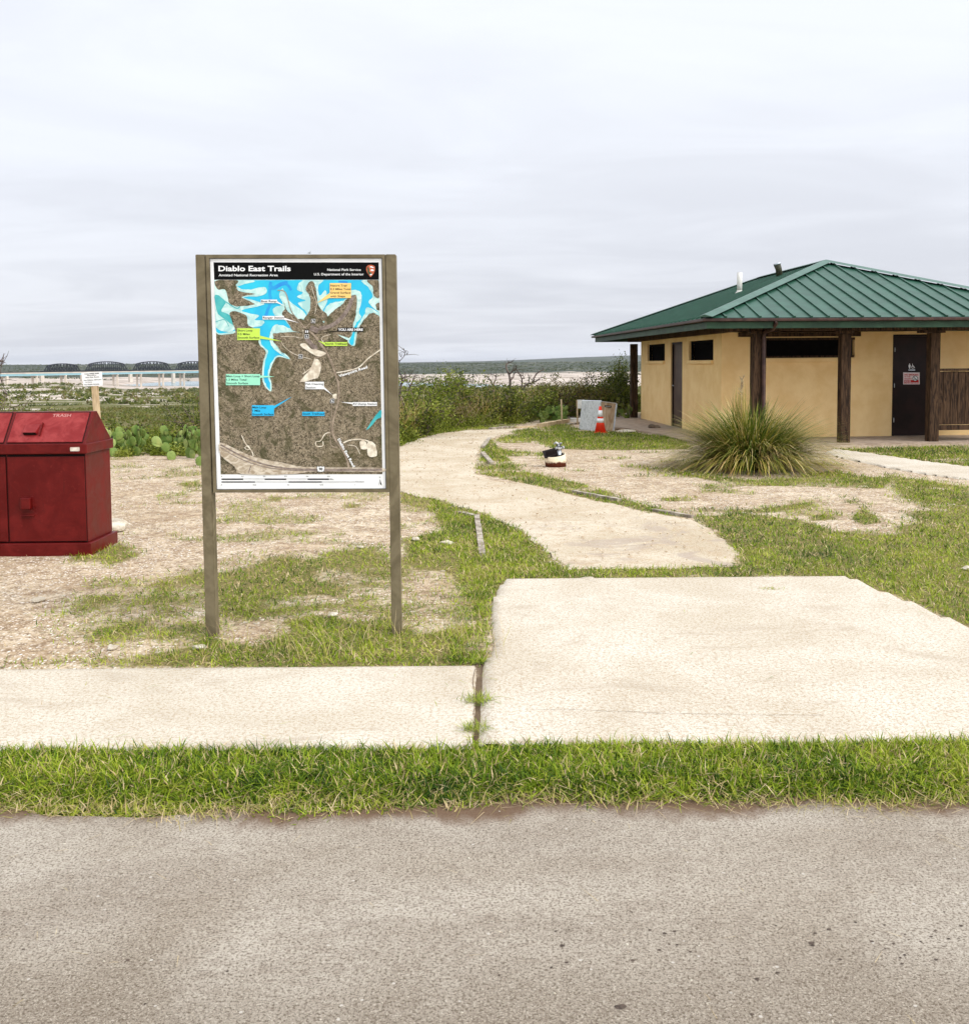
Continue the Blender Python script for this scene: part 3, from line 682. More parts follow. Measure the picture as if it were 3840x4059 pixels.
# loose straw and litter on bare soil
n = 9000; x = rng.uniform(-7.5, 9, n); y = 5.0+12*rng.random(n)**1.3
for P in HARD+[PATH]:
    k = poly_sd(P, x, y) > 0; x, y = x[k], y[k]
V, T, A_ = blades(np.stack([x, y, tz(x, y)+.004], -1), rng.uniform(.02, .06, len(x)), rng.uniform(.002, .004, len(x))*(1+y*.06), rng.uniform(.78, 1, len(x)), 1.4, droop=.62)
tag(np_mesh('straw_litter', V, T, 3, {'tint': A_}, M_grass), 'dry straw and clippings lying on the bare soil', 'straw', kind='stuff')

# pebbles
def pebbles(name, label, x, y, r, m, z0=None):
    ico = np.array([(0, 0, 1), (.89, 0, .45), (.28, .85, .45), (-.72, .53, .45), (-.72, -.53, .45), (.28, -.85, .45), (.72, .53, -.45), (-.28, .85, -.45), (-.89, 0, -.45), (-.28, -.85, -.45), (.72, -.53, -.45), (0, 0, -1)])
    fc = np.array([(0, 1, 2), (0, 2, 3), (0, 3, 4), (0, 4, 5), (0, 5, 1), (1, 6, 2), (2, 7, 3), (3, 8, 4), (4, 9, 5), (5, 10, 1), (2, 6, 7), (3, 7, 8), (4, 8, 9), (5, 9, 10), (1, 10, 6), (6, 11, 7), (7, 11, 8), (8, 11, 9), (9, 11, 10), (10, 11, 6)])
    n = len(x); s = ico[None]*(1+rng.uniform(-.3, .3, (n, 12, 1)))*np.stack([r*rng.uniform(.7, 1.5, n), r*rng.uniform(.7, 1.2, n), r*rng.uniform(.35, .7, n)], -1)[:, None]
    zb = tz(x, y) if z0 is None else z0+0*x
    V = s+np.stack([x, y, zb+r*.15], -1)[:, None]
    T = (np.arange(n)[:, None, None]*12+fc[None]).reshape(-1, 3)
    return tag(np_mesh(name, V.reshape(-1, 3), T, 3, None, m), label, 'gravel', kind='stuff')
n = 5200; x = rng.uniform(-7.5, 8.5, n); y = 5.0+11.5*rng.random(n)**1.3
for P in HARD+[PATH]:
    k = poly_sd(P, x, y) > .02; x, y = x[k], y[k]
k = cover(x, y) < .55; x, y = x[k], y[k]
pebbles('gravel', 'pale limestone pebbles scattered over the bare yard', x, y, .003+.012*rng.random(len(x))**4+.004*(y > 8), M_limestone)
n = 240; x = rng.uniform(-4, 4, n); y = 2.2+1.25*rng.random(n)
pebbles('gravel', 'small white pebbles lying on the asphalt', x, y, .0018+.0035*rng.random(n)**3, M_limestone, -.05)

n = 5200; x = rng.uniform(-5, 3.5, n); y = 7+19*rng.random(n)**1.2; k = poly_sd(PATH, x, y) < -.02; x, y = x[k], y[k]
pebbles('gravel', 'coarse grit and pebbles on the gravel path', x, y, .003+.005*rng.random(len(x))**2+.0003*y, pm('path_grit', (.66, .55, .40), (.36, .26, .16), 9, .95, lo=.42, hi=.56), .004)
def bits(label, x, y, z_, lo_, hi_, wd_, tn):
    V, T, A_ = blades(np.stack([x, y, z_+0*x], -1), rng.uniform(lo_, hi_, len(x)), wd_, tn, 1.5, droop=.65); return tag(np_mesh('clippings', V, T, 3, {'tint': A_}, M_grass), label, 'clippings', kind='stuff')
n = 900; x = rng.uniform(-5, 3.5, n); y = 6.6+17*rng.random(n); k = poly_sd(PATH, x, y) < 0; bits('dry stalks and twigs scattered on the gravel path', x[k], y[k], .012, .03, .07, .007, rng.uniform(.7, 1, k.sum()))
n = 1500; x = rng.uniform(-5, 6, n); y = rng.uniform(3.9, 7.2, n); sdm = np.minimum(poly_sd(PADP, x, y), poly_sd(WALKP, x, y)); k = (sdm < .0) & (rng.random(n) < np.exp(sdm/.07)+.03); bits('stray grass clippings lying on the concrete slabs', x[k], y[k], .003, .02, .07, .0028, rng.uniform(.2, 1, k.sum()))
n = 90; x = rng.uniform(-3, 3, n); y = 2.2+1.2*rng.random(n); bits('pale straws lying on the asphalt', x, y, -.048, .02, .05, .0016, rng.uniform(.85, 1, n))
# dark spots and scratches on the asphalt
mb = MB()
def spot(px, py, r, asp=.75):
    gx_, gy_ = G(px, py, -.05); k = rnd.randint(8, 11)
    mb.poly([(gx_+r*math.cos(2*math.pi*i/k)*rnd.uniform(.75, 1.2), gy_+asp*r*math.sin(2*math.pi*i/k)*rnd.uniform(.75, 1.2), -.0485) for i in range(k)])
for sx_, sy_, sr in ((300, 880, 9), (318, 945, 7), (258, 965, 5), (95, 968, 4), (58, 995, 5), (275, 825, 5), (328, 818, 4), (640, 820, 6), (697, 833, 7), (735, 825, 6), (715, 876, 4), (745, 877, 5), (677, 897, 6), (797, 904, 5), (574, 937, 7), (895, 790, 4), (920, 877, 4), (1002, 932, 3), (1057, 941, 3), (1136, 985, 6), (1080, 793, 4), (1128, 803, 5), (1280, 832, 6), (1333, 817, 8), (1266, 870, 10), (1270, 880, 7), (1377, 934, 6), (1500, 864, 7), (1583, 872, 5), (1552, 893, 4), (1642, 857, 4), (1627, 917, 6), (1610, 927, 5), (1616, 951, 5), (1730, 845, 6), (1797, 853, 5), (1837, 852, 4), (1748, 935, 6), (1745, 823, 5), (1845, 803, 7), (1437, 790, 5), (1550, 800, 5), (988, 996, 4), (947, 988, 3), (528, 1117, 17), (1036, 1147, 7), (1055, 1010, 8), (570, 750, 4), (1628, 836, 4), (1688, 864, 4), (1780, 750, 4)):
    spot(1920+sx_/.977, 2850+sy_/.977, sr*.00085)
for sx_, sy_, sr in ((90, 895, 5), (495, 937, 7), (520, 375, 6), (845, 413, 4), (833, 885, 4), (880, 980, 5), (563, 1106, 4), (970, 997, 4)):
    spot(sx_/.977, 2850+sy_/.977, sr*.0009)
tag(mb.build('road_stains', M_stain, tri=True), kind='structure')

def ribbon(mb, P, wd, zz, dash=None):
    P = [np.array(p) for p in P]; fine = []
    for a_, b_ in zip(P, P[1:]):
        n_ = max(2, int(np.linalg.norm(b_-a_)/.02)); fine += [a_+(b_-a_)*k/n_ for k in range(n_)]
    fine = [p+np.array([mnoise.noise((p[0]*9, p[1]*9, 3)), mnoise.noise((p[0]*9, p[1]*9, 5))])*.010 for p in fine]
    for k in range(len(fine)-1):
        if dash and k % 2: continue
        a_, b_ = fine[k], fine[k+1]; d_ = (b_-a_)/(np.linalg.norm(b_-a_)+1e-9); w_ = wd*(.5+rnd.random()*.7)/2; n_ = np.array([-d_[1], d_[0]])*w_
        mb.poly([(*(a_+n_), zz), (*(a_-n_), zz), (*(b_-n_), zz), (*(b_+n_), zz)][::-1])
mb = MB()
for P in ([(490, 893), (700, 897), (900, 906), (1180, 911), (1440, 913)], [(455, 470), (640, 474), (700, 490)], [(1280, 464), (1420, 478)]): ribbon(mb, GP(p2, P), .0022, .0042)
ribbon(mb, GP(q1, [(1866, 726), (1850, 800), (1858, 900), (1850, 1010)]), .004, .0025)
tag(mb.build('concrete_cracks', pm('crack_dark', (.26, .18, .11), (.12, .08, .05), 60, .95)), kind='structure')
# ------------------------------------------------------------------ lettering
_tc = {}
def text_mesh(s, size, bold=0., align='LEFT'):
    key = (s, bold, align)
    if key not in _tc:
        cu = bpy.data.curves.new('lettering', 'FONT'); cu.body = s; cu.size = 1; cu.align_x = align; cu.offset = bold; cu.resolution_u = 3; cu.fill_mode = 'FRONT'
        ob = bpy.data.objects.new('lettering', cu); sc.collection.objects.link(ob)
        dg = bpy.context.evaluated_depsgraph_get(); me = ob.evaluated_get(dg).to_mesh()
        _tc[key] = ([tuple(v_.co) for v_ in me.vertices], [tuple(p.vertices) for p in me.polygons])
        ob.evaluated_get(dg).to_mesh_clear(); bpy.data.objects.remove(ob); bpy.data.curves.remove(cu)
    return _tc[key]
def letters(items, name, m, parent, place):
    """items: (string, x, y, height, width or None, bold, align, angle); place maps flat (x, y) to 3D"""
    V, Fc = [], []
    for s, x0, y0, h, wd, bold, al, ang in items:
        vs, fs = text_mesh(s, 1, bold, al)
        if not vs: continue
        xs_ = [v_[0] for v_ in vs]; W_ = max(xs_)-min(xs_)
        sy_ = h/.72; sx_ = sy_ if wd is None else wd/max(W_, 1e-6)
        off = len(V); ca, sa = math.cos(ang), math.sin(ang)
        for v_ in vs:
            a_, b_ = (v_[0]-(min(xs_) if al == 'LEFT' else 0))*sx_, v_[1]*sy_
            V.append(place(x0+a_*ca-b_*sa, y0+a_*sa+b_*ca))
        Fc += [tuple(i+off for i in f) for f in fs]
    me = bpy.data.meshes.new(name); me.from_pydata(V, [], Fc); me.update()
    return link_mesh(name, me, m, parent)

# ------------------------------------------------------------------ trail map sign
SD = 5.575
root = thing('trail_map_sign', 'large framed trail map board on two brown metal posts beside the sidewalk', 'sign', (-1.05, SD+.04, 0)); RL = Vector(root.location)
def S(x, y, off=0.): return Vector(AT(x, y, SD-off))-RL
def qprism(mb, px, off, th):
    P = [S(x, y, off) for x, y in px]; mb.poly(P[::-1], (0, th, 0)); return mb
for q in ([(774, 1008), (813, 1008), (858, 2585), (817, 2585)], [(1527, 1007), (1568, 1007), (1591, 2560), (1553, 2560)]):
    mb = qprism(MB(), q, .006, .076); bmesh.ops.bevel(mb.bm, geom=mb.bm.edges[:], offset=.003, segments=2, affect='EDGES'); mb.build('post', M_signframe, root)
Ot = [(815, 1008.5), (1525, 1007.5), (1544, 1951), (845, 1953)]; In = [(829.4, 1022.5), (1514.6, 1021.2), (1531, 1938.3), (857.6, 1941.4)]
mb = MB()
for i in range(4):
    j = (i+1) % 4; qprism(mb, [Ot[i], Ot[j], In[j], In[i]], .010, .05)
mb.build('frame', M_signframe, root)
mb = qprism(MB(), [(827, 1020), (1517, 1019), (1534, 1941), (855, 1944)], 0, .03); panel = mb.build('panel', M_white, root)
mb = MB(); t_ = 2.2
for a_, b_ in ((0, 1), (1, 2), (2, 3), (3, 0)):
    (x0, y0), (x1, y1) = In[a_], In[b_]; cx_, cy_ = 1180, 1480
    f = lambda x, y: (x+(cx_-x)*t_/350, y+(cy_-y)*t_/460)
    qprism(mb, [(x0, y0), (x1, y1), f(x1, y1), f(x0, y0)], .0035, .003)
mb.build('gasket', M_seam, root)
def Mp(x, y, off=0.): return S(760+x/2.2333, 980+y/2.2333, off)
def jitter_poly(P, amp, sub=5):
    out = []; n = len(P)
    for i in range(n):
        p0, p1, p2_, p3 = [np.array(P[(i+k) % n], float) for k in (-1, 0, 1, 2)]
        for k in range(sub):
            u = k/sub; q = .5*((2*p1)+(-p0+p2_)*u+(2*p0-5*p1+4*p2_-p3)*u*u+(-p0+3*p1-3*p2_+p3)*u**3)
            q = q+amp*np.array([mnoise.noise((q[0]*.05, q[1]*.05, 0)), mnoise.noise((q[0]*.05, q[1]*.05, 7))]); out.append(tuple(q))
    return out
from mathutils.geometry import delaunay_2d_cdt
_pc = [0]
def flatpoly(mb, P, off, clip=None):
    if len(P) > 4:
        P = [(min(max(x, 199+(y-288)*.0336), 1657+(y-288)*.018), max(y, 288)) for x, y in P] if clip else P
        r = delaunay_2d_cdt([Vector(p) for p in P], [], [list(range(len(P)))], 1, .01)
        if not r[2]: return
        _pc[0] += 1; o_ = off+(_pc[0] % 11)*.000025
        vs = [mb.bm.verts.new(Mp(p.x, p.y, o_)) for p in r[0]]
        for f in r[2]:
            a_ = [r[0][i] for i in f]; ar = sum(a_[i-1].x*a_[i].y-a_[i].x*a_[i-1].y for i in range(len(a_)))
            try: mb.bm.faces.new([vs[i] for i in (f if ar < 0 else f[::-1])])
            except ValueError: pass
        return
    mb.poly([Mp(x, y, off) for x, y in P][::-1])
_si = [0]
def strip(mb, P, wd, off):
    _si[0] = (_si[0]+1) % 7
    P = [np.array(p, float) for p in P]; Lf, Rt = [], []
    for i, p in enumerate(P):
        t__ = P[min(i+1, len(P)-1)]-P[max(i-1, 0)]; t__ /= np.linalg.norm(t__)+1e-9; n_ = np.array([-t__[1], t__[0]])*wd/2
        Lf.append(p+n_); Rt.append(p-n_)
    for i in range(len(P)-1):
        flatpoly(mb, [Rt[i], Rt[i+1], Lf[i+1], Lf[i]][::-1] if wd < 0 else [Lf[i], Lf[i+1], Rt[i+1], Rt[i]], off+(i % 3)*.000008+_si[0]*.00003)
def curve(P, sub=5):
    out = []
    for i in range(len(P)-1):
        p0 = np.array(P[max(i-1, 0)], float); p1 = np.array(P[i], float); p2_ = np.array(P[i+1], float); p3 = np.array(P[min(i+2, len(P)-1)], float)
        for k in range(sub):
            u = k/sub; out.append(tuple(.5*((2*p1)+(-p0+p2_)*u+(2*p0-5*p1+4*p2_-p3)*u*u+(-p0+3*p1-3*p2_+p3)*u**3)))
    return out+[P[-1]]
mb = MB(); flatpoly(mb, [(193, 132), (1655, 132), (1657, 286), (199, 286)], .0006); mb.build('title_band', M_black, root)
# aerial photograph
M_aer, t, b = new_mat('aerial_photo_scrub')
v = mapping(t, obj_co(t), (1, 1, 1))
a1 = noise_n(t, v, 7, 6, .7, 1.5); a2 = noise_n(t, v, 48, 6, .8, 1.6); a3 = noise_n(t, v, 2.6, 4, .6); a4 = noise_n(t, v, 190, 3, .7)
c = mixc(t, smooth(t, a2, .38, .62), (.050, .038, .022), (.31, .25, .165))
c = mixc(t, smooth(t, a4, .54, .66, 0, .65), c, (.56, .48, .35))
c = mixc(t, smooth(t, a1, .50, .62, 0, .75), c, (.055, .055, .022))
c = mixc(t, smooth(t, a3, .54, .66, 0, .5), c, (.09, .075, .03))
L(t, c, b.inputs['Base Color']); b.inputs['Roughness'].default_value = .4
M_pale = pm('map_shallow_water', (.62, .82, .74), (.36, .62, .60), 16, .4, dist=1.5)
M_cyan = pm('map_lake_cyan', (.035, .56, .74), (.03, .44, .70), 6, .4)
M_deep = pm('map_deep_channel', (.03, .25, .68), (.03, .38, .70), 12, .4)
M_teal = pm('map_teal_cove', (.02, .34, .38), (.10, .48, .46), 12, .4)
M_tanmap = pm('map_bare_ground', (.66, .58, .46), (.36, .28, .19), 26, .4, stretch=(1, 1, 2.), dist=1)
M_cream = pm('map_clearing', (.82, .76, .62), (.55, .46, .34), 40, .4)
M_greyroad = pm('map_grey_road', (.17, .13, .11), (.30, .24, .20), 60, .4)
M_brownroad = pm('map_brown_road', (.38, .30, .22), (.22, .17, .12), 40, .4)
mb = MB(); flatpoly(mb, [(199, 288), (1657, 288), (1688, 2009), (257, 2011)], .0006); mp = mb.build('aerial_map', M_aer, root)
# (the lake and the land in it, traced by eye: each colour one sheet of print)
K = 1072
C = [(200, 289), (420, 289), (700, 289), (1000, 289), (1300, 289), (1654, 289), (1662, 450), (1668, 600), (1560, 560), (1500, 640), (1450, 740), (1428, 862), (1395, 830), (1425, 720), (1440, 600), (1450, 500), (1420, 420), (1340, 470), (1250, 530), (1180, 620), (1080, 600), (1010, 632), (930, 590), (850, 560), (800, 560), (830, 650), (905, 752), (800, 730), (730, 725), (690, 770), (705, 840), (770, 910), (855, 985), (760, 955), (700, 1030), (672, 1130), (690, 1200), (692, 1262), (660, 1220), (638, 1150), (650, 1010), (672, 920), (612, 850), (596, 760), (500, 700), (330, 752), (202, 715)]
def rim(P, f):   # grow an outline for the pale shore around it
    c0 = np.mean(P, 0); out = []
    n = len(P)
    for i in range(n):
        a_ = np.array(P[i-1], float); b_ = np.array(P[(i+1) % n], float); t__ = b_-a_; t__ /= np.linalg.norm(t__)+1e-9
        out.append(tuple(np.array(P[i], float)+np.array([t__[1], -t__[0]])*f))
    return out
mb = MB(); flatpoly(mb, jitter_poly(rim(C, 16), 3), .0010, 1)
mb.build('shore_print', M_pale, mp, tri=True)
mb = MB(); flatpoly(mb, jitter_poly(C, 6), .0014, 1)
mb.build('lake_print', M_cyan, mp, tri=True)
mb = MB()
for P, w_ in (([(700, 304), (690, 400), (700, 480), (670, 560), (650, 640)], 26), ([(850, 312), (790, 326), (720, 360), (690, 330)], 34), ([(815, 306), (860, 345), (880, 380)], 22), ([(1300, 302), (1380, 308)], 16)):
    strip(mb, curve(P), w_, .0018)
mb.build('channel_print', M_deep, mp)
mb = MB()
for P in ([(201, 289), (400, 289), (560, 300), (405, 345), (500, 372), (640, 350), (662, 400), (600, 430), (460, 440), (560, 470), (640, 505), (440, 560), (590, 600), (560, 640), (642, 650), (600, 700), (400, 720), (330, 752), (220, 715), (203, 640)],
          [(800, 362), (772, 430), (805, 500), (722, 540), (735, 600), (820, 640), (905, 750), (960, 740), (940, 640), (1010, 625), (985, 560), (870, 480), (822, 390)],
          [(985, 290), (930, 370), (985, 400), (930, 440), (1005, 470), (940, 495), (1010, 570), (1050, 640), (1150, 640), (1162, 560), (1200, 480), (1185, 380), (1130, 430), (1120, 340), (1160, 290)],
          [(1150, 620), (1210, 505), (1290, 480), (1350, 470), (1410, 425), (1340, 400), (1440, 375), (1495, 400), (1502, 480), (1480, 570), (1500, 620), (1450, 680), (1410, 790), (1370, 820), (1200, 700)],
          [(1500, 290), (1560, 350), (1602, 430), (1568, 490), (1640, 560), (1664, 560), (1654, 290)], [(1540, 540), (1530, 620), (1480, 690), (1600, 640), (1668, 640), (1664, 590), (1590, 540)],
          [(700, 740), (740, 685), (830, 700), (900, 752), (760, 760), (720, 820), (780, 920), (850, 985), (730, 900), (690, 820)]):
    flatpoly(mb, jitter_poly(P, 7), .0022, 1)
mb.build('shallows_print', M_pale, mp, tri=True)
mb = MB()
for P in ([(205, 420), (300, 480), (262, 560), (335, 600), (375, 690), (300, 640), (225, 570)],): flatpoly(mb, jitter_poly(P, 5), .0026)
flatpoly(mb, jitter_poly([(1676, K+368), (1640, K+400), (1590, K+470), (1545, K+545), (1590, K+510), (1640, K+450), (1676, K+430)], 3), .0026)
strip(mb, curve([(210, 660), (290, 640), (330, 700)]), 6, .0027); strip(mb, curve([(300, 480), (400, 540), (440, 500)]), 8, .0027)
mb.build('cove_print', M_teal, mp, tri=True)
mb = MB()
for P in ([(215, 290), (400, 290), (392, 340), (430, 392), (560, 412), (440, 440), (560, 500), (430, 520), (340, 500), (300, 380), (230, 372)], [(340, 570), (480, 600), (500, 690), (600, 730), (420, 770), (375, 700)],
          [(1040, 306), (1010, 370), (1050, 450), (1042, 560), (1000, 650), (1190, 650), (1200, 600), (1125, 520), (1105, 400), (1080, 312)], [(1180, 650), (1250, 565), (1330, 505), (1380, 450), (1455, 425), (1455, 560), (1425, 700), (1390, 800), (1180, 710)],
          [(1550, 290), (1600, 350), (1612, 425), (1662, 440), (1655, 290)], [(1560, 600), (1610, 580), (1668, 620), (1668, 680), (1500, 700)], [(815, 480), (845, 560), (900, 600), (960, 660), (1000, 740), (900, 740), (850, 660), (800, 590), (825, 540)],
          [(720, 780), (770, 760), (960, 760), (900, 900), (800, 930)], [(1630, 500), (1660, 490), (1664, 550), (1640, 550)]):
    flatpoly(mb, jitter_poly(P, 7), .0030, 1)
mb.build('land_print', M_aer, mp, tri=True)
mb = MB()
for P, w_ in (([(1040, 740), (1085, 780), (1130, 840), (1200, 940), (1240, 1030), (1280, 1150), (1300, K+150), (1297, K+290), (1258, K+440), (1246, K+560), (1282, K+650), (1340, K+730), (1375, K+810), (1390, K+880)], 17),
              ([(760, 380), (830, 400), (880, 560), (940, 640), (1010, 720)], 8), ([(880, 610), (930, 670), (1000, 710), (1060, 660), (1100, 680), (1150, 712)], 8), ([(1090, 985), (1180, 950)], 9), ([(1240, K+300), (1240, K+400), (1225, K+560), (1235, K+680), (1290, K+700)], 6)):
    strip(mb, curve(P), w_, .0034)
mb.build('road_print', M_brownroad, mp)
mb = MB(); strip(mb, curve([(1130, 720), (1240, 690), (1330, 620), (1395, 520), (1425, 430)]), 34, .0036); strip(mb, curve([(1050, 710), (1120, 740)]), 46, .0037); strip(mb, curve([(1010, 800), (1080, 880), (1110, 880)]), 36, .0037)
mb.build('parking_print', M_greyroad, mp)
mb = MB()
for P, w_ in (([(1280, 1110), (1380, 1092), (1480, 1060), (1560, 985), (1670, 905)], 10), ([(1090, 985), (1060, 1060), (985, 1120)], 9), ([(1225, K+568), (1180, K+580), (1140, K+640), (1100, K+650), (1105, K+688), (1160, K+685), (1160, K+645)], 8), ([(1340, K+660), (1400, K+635), (1480, K+628), (1550, K+640), (1625, K+680)], 11),
              ([(440, K+590), (480, K+670), (530, K+730), (545, K+775)], 9), ([(470, K+700), (500, K+685), (515, K+715), (480, K+715), (470, K+700)], 6), ([(1380, K+680), (1450, K+690), (1490, K+760)], 5), ([(1230, 770), (1150, 800), (1170, 850)], 5), ([(790, 790), (900, 790), (980, 800), (985, 730)], 4), ([(790, 830), (830, 890), (920, 950), (1060, 990)], 4), ([(1060, 340), (1085, 430), (1105, 490), (1090, 590)], 4), ([(990, K), (1000, K+30), (975, K+50)], 4)):
    strip(mb, curve(P), w_, .0038)
for P in ([(960, 870), (1000, 848), (1060, 900), (1110, 905), (1190, 940), (1130, 965), (1080, 950)], [(1100, 985), (1145, 1040), (1120, 1150), (1090, K+90), (960, K+120), (1020, K+40), (1060, 1060)], [(1490, K+650), (1530, K+640), (1560, K+690), (1540, K+715), (1495, K+710)], [(1560, K+650), (1620, K+670), (1638, K+772), (1560, K+770)], [(1250, K+235), (1280, K+225), (1282, K+265), (1250, K+260)]):
    flatpoly(mb, jitter_poly(P, 4), .0040)
mb.build('clearing_print', M_cream, mp, tri=True)
mb = MB(); flatpoly(mb, jitter_poly([(251, K+655), (400, K+720), (560, K+785), (800, K+835), (1000, K+872), (1380, K+878), (1685, K+882), (1686, K+915), (1100, K+912), (900, K+935), (445, K+937), (380, K+870), (258, K+770)], 1.5, 3), .0040); mb.build('highway_verge_print', M_tanmap, mp, tri=True)
mb = MB(); strip(mb, curve([(254, K+675), (400, K+755), (560, K+825), (760, K+875), (1000, K+893), (1684, K+893)]), 13, .0044); strip(mb, curve([(254, K+700), (400, K+785), (560, K+850), (760, K+892), (1000, K+905), (1684, K+905)]), 8, .0044); strip(mb, [(500, K+930), (525, K+860)], 8, .0045)
mb.build('highway_print', M_greyroad, mp)
# white captions and coloured call-outs
INK = flat('ink_dark', (.02, .03, .03), .4)
def call(col, x0, y0, x1, y1, tip, edge, lines, h, ink, bold=.012, ang=0, name='callout'):
    mb = MB(); flatpoly(mb, [(x0, y0), (x1, y0), (x1, y1), (x0, y1)], .0050)
    if tip: flatpoly(mb, [edge[0], tip, edge[1]], .0049)
    o = mb.build(name, col, mp)
    letters([(s, x0+5, -(y0+yy), h, ww, bold, 'LEFT', 0) for s, yy, ww in lines], 'lettering', ink, o, lambda x, y: Mp(x, -y, .0056))
M_org = flat('callout_orange', (.95, .62, .20)); M_lime = flat('callout_lime', (.55, .78, .10)); M_mint = flat('callout_mint', (.36, .82, .58)); M_sky = flat('callout_blue', (.03, .48, .80))
W1 = lambda s, w_, y: (s, y, w_)
call(M_org, 1222, 316, 1410, 448, (1108, 492), [(1224, 400), (1290, 420)], [('Nature Trail', 30, 145), ('0.3 Miles Total', 61, 178), ('Gravel Surface', 93, 178), ('with Steps', 124, 130)], 18, INK)
call(M_white, 612, 462, 756, 492, (828, 522), [(750, 472), (750, 490)], [('Boat Ramp', 23, 132)], 18, INK)
call(M_white, 627, 607, 818, 638, (950, 668), [(812, 620), (812, 637)], [('Ranger Station', 23, 184)], 18, INK)
call(M_lime, 402, 716, 604, 820, (800, 832), [(600, 780), (600, 808)], [('Short Loop', 28, 132), ('0.5 Miles', 60, 108), ('Smooth Surface', 91, 190)], 18, INK)
call(M_lime, 1178, 838, 1378, 872, (1115, 825), [(1182, 845), (1182, 866)], [('North Trailhead', 24, 190)], 18, INK)
call(M_mint, 303, K+50, 606, K+148, (735, K+72), [(604, K+62), (604, K+84)], [('Main Loop + Short Loop', 27, 292), ('1.3 Miles Total', 58, 176), ('Smooth Surface', 89, 190)], 18, INK)
call(M_white, 1004, K+118, 1170, K+184, (1244, K+234), [(1168, K+160), (1168, K+182)], [('Fish Cleaning', 28, 155), ('Station', 59, 88)], 18, INK)
call(M_sky, 533, K+326, 728, K+420, (890, K+248), [(728, K+332), (728, K+356)], [('Main Loop', 27, 122), ('1 Mile', 57, 68), ('Smooth Surface', 88, 186)], 18, INK)
call(M_sky, 978, K+384, 1176, K+420, None, None, [('South Trailhead', 26, 190)], 18, INK)
call(M_white, 1424, K+298, 1640, K+332, (1320, K+298), [(1428, K+302), (1428, K+318)], [('RV Dump Station', 25, 208)], 18, INK)
call(M_black, 1290, 710, 1520, 746, (1045, 772), [(1290, 736), (1290, 744)], [('YOU ARE HERE', 28, 220)], 21, M_white, .04)
letters([('Viewpoint Road', 1305, -(K+78), 23, 265, .035, 'LEFT', R(18)), ('Diablo East Road', 1290, -(K+628), 23, 285, .035, 'LEFT', R(-61))], 'road_names', M_white, mp, lambda x, y: Mp(x, -y, .0056))
mb = MB(); mw = MB()
for cx_, cy_ in ((1076, 652), (1018, 788), (963, 966), (1244, K+288)):
    flatpoly(mw, [(cx_-18, cy_-18), (cx_+18, cy_-18), (cx_+18, cy_+18), (cx_-18, cy_+18)], .0050); flatpoly(mb, [(cx_-15, cy_-15), (cx_+15, cy_-15), (cx_+15, cy_+15), (cx_-15, cy_+15)], .0054)
    flatpoly(mw, [(cx_-6, cy_-9), (cx_+1, cy_-9), (cx_+1, cy_+10), (cx_-6, cy_+10)], .0058); flatpoly(mw, [(cx_+5, cy_+3), (cx_+11, cy_+3), (cx_+11, cy_+9), (cx_+5, cy_+9)], .0058)
flatpoly(mb, [(1001, 728), (1035, 728), (1035, 762), (1001, 762)], .0054)
for dx_ in (-8, 8): flatpoly(mw, [(1018+dx_-5, 735), (1018+dx_+5, 735), (1018+dx_+5, 756), (1018+dx_-5, 756)], .0058)
mb.build('map_symbol', M_black, mp); mw.build('map_symbol_mark', M_white, mp)
mb = MB(); sh = [(1112, K+868), (1128, K+872), (1142, K+866), (1156, K+872), (1172, K+868), (1176, K+884), (1170, K+900), (1168, K+912), (1142, K+916), (1116, K+912), (1114, K+900), (1108, K+884)]
flatpoly(mb, [(1142+(x-1142)*1.1, K+891+(y-K-891)*1.1) for x, y in sh], .0050); mb.build('route_shield_edge', M_black, mp)
mb = MB(); flatpoly(mb, sh, .0054); o = mb.build('route_shield', M_white, mp); letters([('90', 1126, -(K+902), 22, 32, .04, 'LEFT', 0)], 'lettering', M_black, o, lambda x, y: Mp(x, -y, .0060))
# title
letters([('Diablo East Trails', 236, -209, 47, 640, .028, 'LEFT', 0), ('Amistad National Recreation Area', 238, -255, 21, 524, .015, 'LEFT', 0), ('National Park Service', 1200, -207, 21, 297, .015, 'LEFT', 0), ('U.S. Department of the Interior', 1082, -247, 21, 440, .015, 'LEFT', 0)], 'title_lettering', M_white, root, lambda x, y: Mp(x, -y, .0012))
mb = MB(); AH = [(1545, 172), (1560, 158), (1582, 153), (1606, 158), (1622, 170), (1622, 200), (1612, 228), (1596, 250), (1583, 262), (1568, 246), (1552, 222), (1543, 196)]
flatpoly(mb, AH, .0010); emb = mb.build('arrowhead_emblem', pm('emblem_rust', (.62, .16, .07), (.40, .09, .04), 60, .4), root)
mb = MB(); flatpoly(mb, [(1553, 180), (1562, 170), (1570, 190), (1572, 215), (1584, 222), (1596, 222), (1590, 244), (1582, 252), (1568, 238), (1557, 220)], .0014); mb.build('emblem_tree', flat('emblem_green', (.05, .09, .04)), emb)
mb = MB(); flatpoly(mb, [(1578, 236), (1590, 233), (1597, 240), (1590, 247), (1577, 246)], .0018); flatpoly(mb, [(1572, 172), (1590, 166), (1612, 176), (1608, 184), (1588, 178)], .0014); flatpoly(mb, [(1582, 198), (1596, 192), (1614, 200), (1606, 210), (1586, 207)], .0014); mb.build('emblem_white', M_white, emb)
